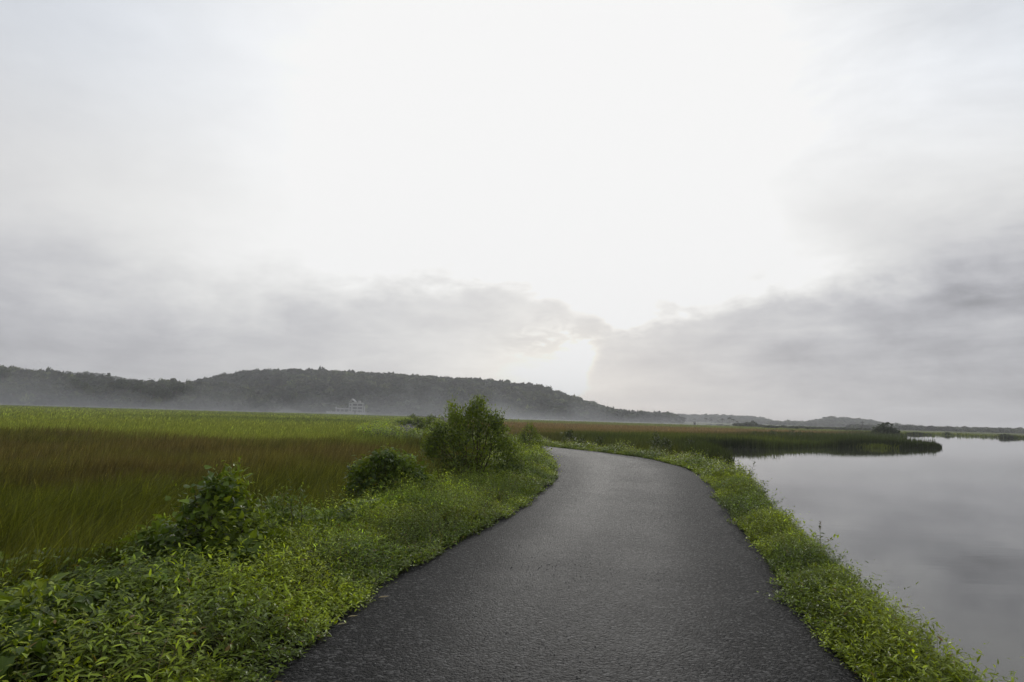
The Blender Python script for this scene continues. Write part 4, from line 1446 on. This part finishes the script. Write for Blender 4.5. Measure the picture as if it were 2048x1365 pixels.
# trees and scrub across the marsh, right of the broad hill
rr_ = random.Random(3)
for x, top, d, R in [(1356, 848, 560, 3.5), (1368, 846, 560, 3), (1478, 845, 430, 5), (1492, 844, 420, 6), (1506, 845, 430, 6.5), (1520, 848, 440, 5), (1507, 841, 470, 3.2), (1440, 848, 480, 4), (1455, 850, 470, 4), (1420, 848, 500, 4), (1405, 850, 500, 4)]:
    p = at(x, top, d)
    tree('dusky tree in the clump across the marsh right of the broad hill', (p[0], d, GLAND), R, p[2] - GLAND, 'trees in the clump across the marsh', 0.15)
for i in range(26):
    x = 1530 + i * 9.6 + rr_.uniform(-4, 4)
    d = rr_.uniform(330, 420)
    p = at(x, 853.5 + 0.02 * (x - 1530) + rr_.uniform(-2, 2.5), d)
    tree('low bushy tree in the scrub belt below the small pointed hill', (p[0], d, GLAND), rr_.uniform(2.6, 4.2), max(1.8, p[2] - GLAND), 'trees in the scrub belt', 0.05, 'bushy_tree')
p = at(1778, 848, 182)
lone = tree('dark round lone tree on the tip of the reed promontory', (p[0] - .6, 182, GLAND), 3.9, p[2] - GLAND + .3, None, 0.0, 'lone_tree', 1)
lone.children[0].scale = (3.9, 3.3, 3.5)
for x, top, d, R in [(1822, 864, 250, 1.6), (1832, 863, 252, 1.8), (1845, 865, 255, 1.7), (1858, 866, 256, 1.6), (1894, 864, 262, 1.8), (1903, 867, 262, 1.5)]:
    p = at(x, top, d)
    tree('small tree on the far bank just right of the lone round tree', (p[0], d, GLAND), R, p[2] - GLAND, 'trees on the far bank', 0.1, 'bank_tree')
for x, top, d, R in [(2004, 867, 236, 1.9), (2012, 866, 236, 2.1), (2026, 869, 234, 1.8)]:
    p = at(x, top, d)
    tree('dark bushy tree at the water line of the far shore near the right border', (p[0], d, GLAND - .1), R, p[2] - GLAND, 'dark trees at the far shore', 0.05, 'shore_tree')


# palms
def palm_meshes():
    s = Soup()
    u = np.linspace(0, 1, 8)[:, None]
    s.tube(np.c_[0.04 * u ** 2, 0.02 * u, u], 0.022, 0.013, (.12, .1, .08), 6)
    tr = s.mesh('trunk', MAT_BARK)
    s = Soup()
    for i in range(17):
        a = i * 2.4
        el = rng.uniform(-.3, 1.1)
        L = rng.uniform(.26, .36)
        t = np.linspace(0, 1, 7)
        r = L * t * np.cos(el)
        z = L * (t * np.sin(el) - .55 * t ** 2)
        pts = np.c_[np.cos(a) * r + .04, np.sin(a) * r + .02, 1 + z]
        s.tube(pts, .006, .002, (.07, .08, .03), 4)
        k = 22
        f = rng.uniform(.15, 1, k)
        pos = np.stack([np.interp(f, t, pts[:, j]) for j in range(3)], 1)
        sd = np.where(np.arange(k) % 2 == 0, 1, -1)[:, None]
        d = sd * np.array([-np.sin(a), np.cos(a), 0]) + np.array([np.cos(a) * .5, np.sin(a) * .5, -.5])
        s.scatter(*KITE['dia'], pos, d, np.tile((0, 0, 1.), (k, 1)), .11, vary((.04, .05, .022), k), .6)
    return tr, s.mesh('crown', MAT_CROWN)


PT, PC = palm_meshes()
for x, top, d in [(1388, 838, 560), (1412, 837, 550), (1422, 840, 540), (1436, 842, 545), (1445, 838, 545), (1458, 836, 540), (1466, 839, 545), (1474, 843, 540), (1380, 840, 565), (1396, 842, 555)]:
    p = at(x, top, d)
    H = p[2] - GLAND
    root = empty('palm_tree', (p[0], d, GLAND), rng.uniform(0, 6))
    tag(root, 'coconut palm standing above the clump across the marsh', 'palm', 'palms across the marsh')
    t = link('trunk', PT, root)
    c = link('crown', PC, root)
    for o in (t, c): o.scale = (H * 1.1, H * 1.1, H * .95)


# ------------------------------------------------------------------ villa
def villa():
    d = 570.0
    o0 = at(690, 824.5, d)
    k = d / F
    root = empty('villa', (o0[0], d, -0.95))
    tag(root, 'pale three storey villa with balconies at the foot of the wooded hill', 'house')
    X = lambda x: (x - 690) * k
    Z = lambda y: (824.5 - y) * k + (o0[2] + 0.95)

    def part(name, boxes, mat, parent=root):
        s = Soup()
        for b in boxes: s.box(*b)
        return link(name, s.mesh(name, mat), parent)

    g0 = Z(824.5)
    part('plinth', [((X(656), -4, -0.3), (X(734), 12, g0 - .3))], MAT_CONC)
    part('wall', [((X(672), 2.2, g0), (X(697), 9, Z(818.2))), ((X(703), 2.2, g0), (X(724.5), 9.2, Z(807.2)))], MAT_SHADEWALL)
    tw = part('stair_tower', [((X(696.5), 0.3, g0), (X(703.3), 8, Z(806)))], MAT_WHITE)
    for y in (810, 816, 820.5):
        part('window', [((X(698.6), 0.18, Z(y + 1.6)), (X(701.2), 0.34, Z(y - 1.6)))], MAT_GLASS, tw)
    for x0, x1, y in ((671, 697, 818.6), (703.2, 725.5, 820), (703.2, 725.5, 813.4), (703.2, 726, 806.9)):
        part('balcony', [((X(x0), -.4, Z(y) - .25), (X(x1), 2.6, Z(y) + .10)), ((X(x0), -.4, Z(y) + .10), (X(x1), -.22, Z(y) + .75))], MAT_WHITE)
    for x, yt, yb in ((672, 818.9, 824.5), (680, 818.9, 824.5), (688, 818.9, 824.5), (704, 807.2, 824.5), (714, 807.2, 824.5), (724.6, 807.2, 824.5)):
        part('column', [((X(x) - .28, -.2, Z(yb)), (X(x) + .28, .3, Z(yt)))], MAT_WHITE)
    for x, y in ((707, 822), (712, 822), (719, 822), (707, 816.5), (719, 816.5), (708, 810), (719, 810), (676, 821.5), (684, 821.5), (692, 821.5)):
        part('window', [((X(x) - .9, 2.05, Z(y + 2)), (X(x) + .9, 2.25, Z(y - 1.6)))], MAT_GLASS)
    # pitched roof over the tower side and the parapet blocks on the flat roof
    s = Soup()
    pr = [(X(697), Z(804.6)), (X(701.8), Z(798.6)), (X(708), Z(804.2))]
    v = [(x, y, z) for y in (0.2, 8.2) for x, z in pr] + [(x, y, z + .45) for y in (0.2, 8.2) for x, z in pr]
    q = [(6, 7, 1, 0), (7, 8, 2, 1), (0, 1, 4, 3), (1, 2, 5, 4), (6, 9, 10, 7), (7, 10, 11, 8), (3, 4, 10, 9), (4, 5, 11, 10), (0, 3, 9, 6), (2, 8, 11, 5)]
    s.add(v, [f for a in q for f in ((a[0], a[1], a[2]), (a[0], a[2], a[3]))], np.array([1., 1, 1]))
    link('roof', s.mesh('roof', MAT_WHITE), root)
    part('roof_block', [((X(715), 1, Z(806.5)), (X(719.2), 3.2, Z(801.4)))], MAT_WHITE)
    part('gable_peak', [((X(670), 0, Z(818.4)), (X(672.2), 2.6, Z(814.2)))], MAT_WHITE)
    part('side_pillar', [((X(727.5), 0, g0), (X(729), 1.0, Z(812.5)))], MAT_WHITE)
    w = empty('terrace_wall', (o0[0], d - 5, -0.95))
    tag(w, 'low white garden wall in front of the villa', 'wall')
    s = Soup()
    s.box((X(657), 0, 0), (X(710), .3, g0 + .2))
    s.box((X(715), 0, 0), (X(734), .3, g0 + .2))
    link('wall_panel', s.mesh('wall_panel', MAT_WHITE), w)
    s = Soup()
    for x in (657, 666, 676, 687, 698, 710, 715, 724, 734):
        s.box((X(x) - .3, -.1, 0), (X(x) + .3, -.002, g0 + .7))
    link('pillar', s.mesh('pillar', MAT_WHITE), w)


villa()


# ------------------------------------------------------------------ utility pole and white marker tower across the marsh
def utility_pole():
    d = 300.0
    p = at(1724.5, 842.5, d)
    H = p[2] - GLAND
    root = empty('utility_pole', (p[0], d, GLAND))
    tag(root, 'thin utility pole with a short crossarm left of the lone round tree', 'pole')
    s = Soup()
    s.tube([(0, 0, -.3), (0, 0, H * .5), (0, 0, H)], .16, .10, (1, 1, 1), 8)
    link('post', s.mesh('post', MAT_CONC), root)
    s = Soup()
    s.box((-.75, -.06, H - .75), (.75, .06, H - .6))
    link('crossarm', s.mesh('crossarm', MAT_IRON), root)
    for x in (-.62, 0, .62):
        s = Soup()
        zb = H - .6 if x else H
        s.tube([(x, 0, zb), (x, 0, zb + .12), (x, 0, zb + .26)], .05, .03, (1, 1, 1), 8)
        link('insulator', s.mesh('insulator', MAT_CONC), root)
    for sx in (-1, 1):
        s = Soup()
        s.tube([(sx * .5, 0, H - .76), (0, 0, H - 1.3)], .025, .025, (1, 1, 1), 5)
        link('brace', s.mesh('brace', MAT_IRON), root)


utility_pole()


def white_hut():
    d = 420.0
    p = at(1389, 858, d)
    root = empty('pump_house', (p[0], d, GLAND))
    tag(root, 'tiny narrow white building at the foot of the palms across the marsh', 'hut')
    k = d / F
    H = 8.0 * k
    s = Soup(); s.box((-.75, -.75, 0), (.75, .75, H))
    link('wall', s.mesh('wall', MAT_WHITE), root)
    s = Soup()
    v = [(-1, -1, H), (1, -1, H), (1, 1, H), (-1, 1, H), (0, 0, H + .9)]
    s.add(v, [(0, 1, 4), (1, 2, 4), (2, 3, 4), (3, 0, 4), (0, 2, 1), (0, 3, 2)], np.array([1., 1, 1]))
    link('roof', s.mesh('roof', MAT_WHITE), root)
    s = Soup(); s.box((-.3, -.80, 0), (.3, -.752, 1.6))
    link('door', s.mesh('door', MAT_GLASS), root)


white_hut()

# ------------------------------------------------------------------ air: haze box and low mist
def volume_mat(name, density, aniso=0.3, color=(0.97, 0.98, 1.0)):
    m, nt, out = new_mat(name)
    p = nt.nodes.new('ShaderNodeVolumePrincipled')
    p.inputs['Color'].default_value = (*color, 1)
    p.inputs['Density'].default_value = density
    p.inputs['Anisotropy'].default_value = aniso
    nt.links.new(p.outputs[0], out.inputs['Volume'])
    return m


s = Soup()
s.box((-2600, -2600, -4.5), (2600, 2600, 75))
o = link('haze', s.mesh('haze', volume_mat('haze', 0.00033)))
tag(o, 'thin grey morning haze', 'haze', kind='stuff')


def mist(label, x0, x1, yc, half, top, density, seed):
    """a long bank of mist lying on the ground, thinning out upwards and at its ends"""
    n = 90
    xs = np.linspace(x0, x1, n)
    u = np.linspace(0, 1, n)
    ends = np.clip(np.minimum(u, 1 - u) / 0.22, 0.02, 1) ** 0.8
    h = top * ends * (0.25 + 2.0 * np.clip(fbm(u * 8 + seed, np.full(n, seed * 1.7)) - .1, 0, 1) ** 1.3)
    a = half * ends * (0.8 + 0.4 * fbm(u * 5 + seed, np.full(n, 3.3 + seed)))
    ww = 18 * (fbm(u * 4 + seed, np.full(n, 8.8)) - .5)
    zz = np.r_[0, 0.06, 0.14, 0.24, 0.36, 0.5, 0.66, 0.84, 1.0]
    yy = (1 - zz) ** 1.9
    prof = [(-y, z) for y, z in zip(yy, zz)] + [(y, z) for y, z in zip(yy[::-1][1:], zz[::-1][1:])]
    k = len(prof)
    v = np.array([[(xs[i], yc + ww[i] + a[i] * q[0], -1.6 + h[i] * q[1]) for q in prof] for i in range(n)]).reshape(-1, 3)
    t = []
    for i in range(n - 1):
        for j in range(k):
            p, q = i * k + j, i * k + (j + 1) % k
            t += [(p, q, q + k), (p, q + k, p + k)]
    for j in range(1, k - 1):
        t += [(0, j + 1, j), ((n - 1) * k, (n - 1) * k + j, (n - 1) * k + j + 1)]
    me = tri_mesh('mist', v, np.array(t), None, volume_mat('mist', density, 0.2))
    bm = bmesh.new()
    bm.from_mesh(me)
    bmesh.ops.recalc_face_normals(bm, faces=bm.faces)
    bm.to_mesh(me)
    bm.free()
    o = link('mist', me)
    tag(o, label, 'mist', kind='stuff')


mist('low mist lying against the foot of the left woods', -460, -120, 415, 42, 24, 0.0062, 1)
mist('low mist on the field in front of the villa', -230, 60, 500, 50, 22, 0.0050, 5)
mist('low mist at the right foot of the broad hill', -60, 170, 470, 55, 16, 0.0045, 9)
print('faces', sum(len(o.data.polygons) for o in bpy.data.objects if o.type == 'MESH'), 'objects', len(bpy.data.objects))
